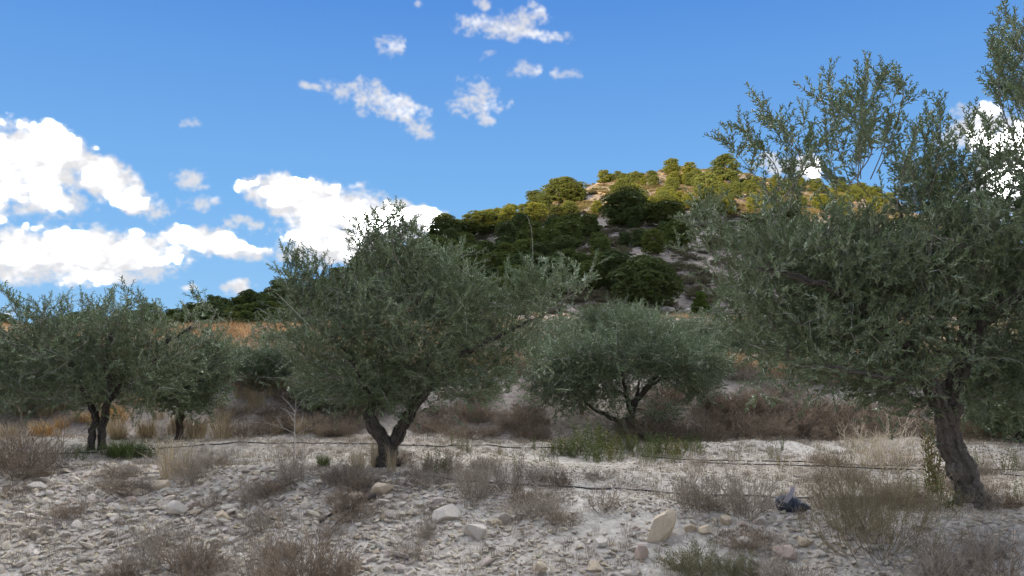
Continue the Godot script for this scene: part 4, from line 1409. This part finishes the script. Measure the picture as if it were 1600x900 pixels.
func small_things() -> void:
	rng.seed = 9
	hose([[635, 744], [720, 752], [800, 758], [870, 762], [940, 766], [985, 768], [1040, 772], [1100, 774], [1210, 778], [1310, 780], [1420, 785], [1540, 788], [1660, 792]], "thickest black hose running past the dark blue bundle to the right trunk", 0.011)
	hose([[1000, 712], [1080, 720], [1150, 722], [1250, 724], [1350, 727], [1450, 731], [1620, 738]], "upper of two thin black hoses along the terrace at the right")
	hose([[1040, 722], [1120, 726], [1200, 728], [1290, 731], [1400, 735], [1500, 738], [1620, 745]], "lower of two thin black hoses along the terrace at the right")
	hose([[-30, 712], [180, 706], [330, 697], [470, 694], [560, 696], [680, 698], [800, 701], [900, 706]], "long thin black hose far across the left part of the terrace")

	# the dead sapling
	var s := Shape.new()
	var pale := Color(0.40, 0.375, 0.35)
	var g := ground_at(459, 722)
	var d := -g.z
	var k := d / FOCAL
	var stem := func(pts: Array, r0: float, r1: float) -> MeshInstance3D:
		var sh := Shape.new()
		var list := []
		for p in pts:
			list.append(Vector3((p[0] - 459.0) * k, (722.0 - p[1]) * k, p[2] if p.size() > 2 else 0.0))
		var path := smooth_path(list, 0.04)
		var rad := PackedFloat32Array()
		for j in path.size():
			rad.append(lerpf(r0, r1, float(j) / path.size()))
		sh.tube(path, rad, 5, pale)
		var mi := MeshInstance3D.new()
		mi.mesh = sh.commit()
		mi.material_override = plant
		return mi
	var tree := thing("dead_sapling", g, "bare whitish dead sapling rising from a grey bush", "sapling")
	var first: MeshInstance3D = stem.call([[459, 726], [460, 690], [460, 665], [461, 640]], 0.0105, 0.005)
	first.name = "trunk"
	tree.add_child(first, true)
	for b in [[[460, 678], [445, 668, .1], [420, 659, .15]], [[460, 682], [475, 672, -.1], [488, 655, -.1]], [[461, 645], [452, 632], [442, 618, .1]], [[461, 645], [470, 630], [488, 620]], [[460, 660], [448, 648, -.1], [440, 640, -.15]], [[460, 668], [474, 662, .1], [478, 640, .15]], [[461, 642], [462, 628], [458, 612]], [[475, 672, -.1], [485, 672, -.1], [500, 660, -.15]], [[445, 668, .1], [438, 655, .1], [434, 650, .1]], [[470, 630], [478, 615], [480, 608]], [[461, 650], [455, 640, .2], [447, 634, .3]]]:
		var mi: MeshInstance3D = stem.call(b, 0.0042, 0.0015)
		mi.name = "branch"
		tree.add_child(mi, true)

	# fallen branches on the slope
	for f in [[[[586, 780], [565, 790], [540, 803], [520, 810], [500, 823]], 0.022, "dark fallen branch lying below the cream block"], [[[552, 800], [535, 815], [520, 832], [505, 842]], 0.012, "thin dark stick beside the lower end of the fallen branch"], [[[425, 786], [440, 800], [452, 815]], 0.008, "pale grey stick leaning on the left slope"]]:
		var pts := []
		for p in f[0]:
			var q := ground_at(p[0], p[1])
			pts.append(Vector3(q.x, fine_land(q.x, -q.z) + f[1] + 0.02, q.z))
		var path := smooth_path(pts, 0.05)
		var rad := PackedFloat32Array()
		for j in path.size():
			rad.append(f[1] * lerpf(1.0, 0.45, float(j) / path.size()))
		var sh := Shape.new()
		sh.tube(path, rad, 8, pale if f[1] < 0.01 else Color(0.10, 0.085, 0.075), 0.3, noise)
		single("fallen_branch", sh.commit(), bark, Vector3.ZERO, f[2], "branch")

	# the dark blue bundle with a flat grey piece standing up from it
	var bg := ground_at(1234, 800)
	var bd := -bg.z
	var u := bd / FOCAL * 0.86
	var bundle := thing("cloth_bundle", bg, "dark blue cloth bundle lying by the hose with a flat grey piece upright", "bundle")
	var cloth := StandardMaterial3D.new()
	cloth.vertex_color_use_as_albedo = true
	cloth.roughness = 0.9
	cloth.rim_enabled = true
	cloth.rim = 0.3
	part("body", lump(12, Vector3(40 * u, 34 * u, 26 * u), Color(0.05, 0.056, 0.074)), cloth, bundle).position = Vector3(-5 * u, 11 * u, 0)
	part("fold", lump(17, Vector3(20 * u, 30 * u, 22 * u), Color(0.038, 0.045, 0.066)), cloth, bundle).position = Vector3(6 * u, 8 * u, 4 * u)
	part("flap", lump(23, Vector3(34 * u, 17 * u, 24 * u), Color(0.03, 0.031, 0.036)), cloth, bundle).position = Vector3(20 * u, 6 * u, -1 * u)
	# a curved strap: pale face, brown edge
	for e in 2:
		var sh := Shape.new()
		var line := smooth_path([Vector3(-13, 18, 13.5), Vector3(-8, 26, 14.0), Vector3(-2, 33, 12.5), Vector3(1.5, 41, 10.0), Vector3(3, 45, 9.0)], 2.0)
		for j in line.size() - 1:
			var w0 := 5.2 - 2.2 * absf(float(j) / (line.size() - 1) - 0.35)
			var w1 := 5.2 - 2.2 * absf(float(j + 1) / (line.size() - 1) - 0.35)
			var t := (line[j + 1] - line[j]).normalized()
			var across := t.cross(Vector3(0.2, 0, 1)).normalized()
			var back := across.cross(t).normalized() * -1.6
			var o := back * e * 0.5 + (across * 0.6 if e else Vector3.ZERO)
			var a := line[j] + o + across * w0; var b := line[j] + o - across * w0
			var c := line[j + 1] + o - across * w1; var dd := line[j + 1] + o + across * w1
			var col := Color(0.34, 0.32, 0.35) if e == 0 else Color(0.26, 0.13, 0.07)
			sh.quad(a * u, b * u, c * u, dd * u, col)
			var bk := back * 0.45
			sh.quad((b + bk) * u, (a + bk) * u, (dd + bk) * u, (c + bk) * u, col)
			sh.quad(a * u, dd * u, (dd + bk) * u, (a + bk) * u, col)
			sh.quad(b * u, (b + bk) * u, (c + bk) * u, c * u, col)
		part("strap" if e == 0 else "strap_edge", sh.commit(), cloth, bundle)


func lump(seed_: int, size: Vector3, col: Color) -> ArrayMesh:
	var s := Shape.new()
	var rows := 14
	var cols := 22
	for j in rows + 1:
		for i in cols + 1:
			var a := TAU * (i % cols) / cols
			var b := PI * j / rows
			var q := Vector3(sin(b) * cos(a), cos(b), sin(b) * sin(a))
			var f := 1.0 + 0.6 * rough.get_noise_3d(q.x * 30.0 + seed_ * 17.0, q.y * 30.0, q.z * 30.0) + 0.1 * sin(a * 5.0 + seed_ + q.y * 4.0)
			s.v.append(q * f * size * 0.5)
			s.n.append(q)
			s.c.append(col)
	for j in rows:
		for i in cols:
			var k := j * (cols + 1) + i
			s.i.append_array(PackedInt32Array([k, k + cols + 1, k + 1, k + 1, k + cols + 1, k + cols + 2]))
	return s.commit()


# labels for repeats: each is placed by the nearest thing that can be told apart
func tell_apart() -> void:
	var near_marks := [
		[1033, 823, "the largest tan boulder"], [695, 806, "the whitish angular boulder"], [742, 834, "the pale pointed rock"], [597, 769, "the cream block"], [247, 758, "the tan block on the left bank"],
		[1234, 790, "the dark blue bundle"], [1515, 780, "the right olive's foot"], [603, 728, "the middle olive's foot"], [459, 720, "the dead sapling"], [150, 702, "the two stemmed olive's foot"], [281, 688, "the small dark olive's foot"],
		[1000, 868, "the pink faced rock"], [274, 795, "the tilted grey slab"], [57, 762, "the long pale slab"], [930, 886, "the tan stone at the bottom"], [545, 800, "the fallen branch"], [1380, 860, "the large wispy bush"],
		[1232, 866, "the rosy tan rock"], [470, 890, "the big brown bottom bush"], [45, 735, "the wide reddish left bush"], [1190, 819, "the last stone of the tan row"], [975, 682, "the low spreading olive's foot"],
		[54, 838, "the flat tan lower left stone"], [300, 890, "the brown bush low on the bank"], [1570, 895, "the bottom right bush"], [1395, 735, "the tall pale stalks"], [800, 665, "the bare patch of bank"], [410, 612, "the young forked olive"], [1100, 690, "the green weed row's right end"], [1200, 640, "the pale bank at the right"], [340, 530, "the orange field patch"], [440, 560, "the middle olive's lower left leaves"],
	]
	var far_marks := [
		[1013, 445, "the big round pine"], [1095, 478, "the small cone shaped pine"], [962, 428, "the dark pine above the big round one"], [978, 330, "the pine in the high clearing"], [1040, 336, "the wide low clearing pine"], [1133, 265, "the tallest summit pine"],
		[1050, 261, "the pale summit pine"], [695, 360, "the pine at the upper skyline's left end"], [748, 350, "the skyline pine by the gap"], [836, 318, "the pine on the rising skyline"], [882, 298, "the bushy pine at the forest top"], [1105, 310, "the pale tall lit pine"],
		[1060, 366, "the forest's right border pine"], [620, 340, "the middle olive's top shoots"], [445, 400, "the middle olive's left shoots"], [860, 420, "the middle olive's right shoots"], [365, 455, "the small low white cloud"], [200, 462, "the left olive's top shoots"], [1200, 300, "the right olive's left shoots"], [1400, 330, "the right olive's middle shoots"], [20, 460, "the leftmost olive shoots"], [760, 382, "the bare gap below the skyline pines"], [930, 345, "the bare clearing's left side"], [720, 430, "the middle olive's upper right edge"], [800, 400, "the forest's dense middle"], [900, 470, "the bare hill foot"], [540, 430, "the middle olive's left shoulder"], [1300, 450, "the right olive's left limb"],
	]
	var what := {"small dry tufts on stony ground": "small dry grey brown tuft", "bank thicket at the right": "reddish thicket bush", "weeds before the low olive": "green row weed", "scattered weeds": "lone green weed", "pines on the hill": "pine",
		"bank bushes behind the right olive": "dry bank bush", "bank bushes in the middle": "brown bank bush", "bank grass at the left": "tall dry grass clump", "bank bushes at the left": "dark dry bush", "grass under the left olives": "dry grass clump", "bushes on the upper bank": "grey upper bank bush", "bushes on the upper left bank": "grey upper bank bush", "bushes in the left field": "grey field bush", "orange grass behind the left olives": "orange dry grass clump", "weeds under the left olive": "green weed under the olive"}
	var buckets := {}
	for o in get_children():
		if not o.has_meta("group") or not o is Node3D or o.has_meta("kind"):
			continue
		var g: String = o.get_meta("group")
		if g.begins_with("olive") or g.begins_with("black") or g.begins_with("rock"):
			continue
		var p: Vector3 = o.position
		var q := Vector2(800.0 + FOCAL * p.x / -p.z, HORIZON - FOCAL * (p.y - EYE) / -p.z)
		if q.x < -60.0 or q.x > 1660.0:
			continue
		var best := 1e9
		var mark := []
		for m in (far_marks if g.begins_with("pines") else near_marks):
			var l := Vector2(m[0], m[1]).distance_to(q)
			if l < best:
				best = l
				mark = m
		var e := q - Vector2(mark[0], mark[1])
		var way := ("left of" if e.x < 0.0 else "right of") if absf(e.x) > absf(e.y) * 0.8 else ("above" if e.y < 0.0 else "below")
		var kind: String = what.get(g, "small loose pale stone")
		if g.begins_with("pines"):
			var old: String = o.get_meta("label")
			kind = "yellow green sunlit pine" if "yellow" in old else ("small skyline pine" if "small" in old else "dark green pine")
		var key: String = kind + "|" + mark[2] + "|" + way
		if not buckets.has(key):
			buckets[key] = []
		buckets[key].append([best, o, kind, way + " " + mark[2]])
	var order := ["nearest", "second", "third", "fourth", "fifth", "sixth", "seventh", "eighth", "ninth", "tenth", "eleventh", "twelfth", "thirteenth", "fourteenth", "fifteenth", "sixteenth"]
	for key in buckets:
		var list: Array = buckets[key]
		list.sort_custom(func(a, b): return a[0] < b[0])
		for k in mini(list.size(), order.size()):
			list[k][1].set_meta("label", "%s, %s %s" % [list[k][2], order[k], list[k][3]])
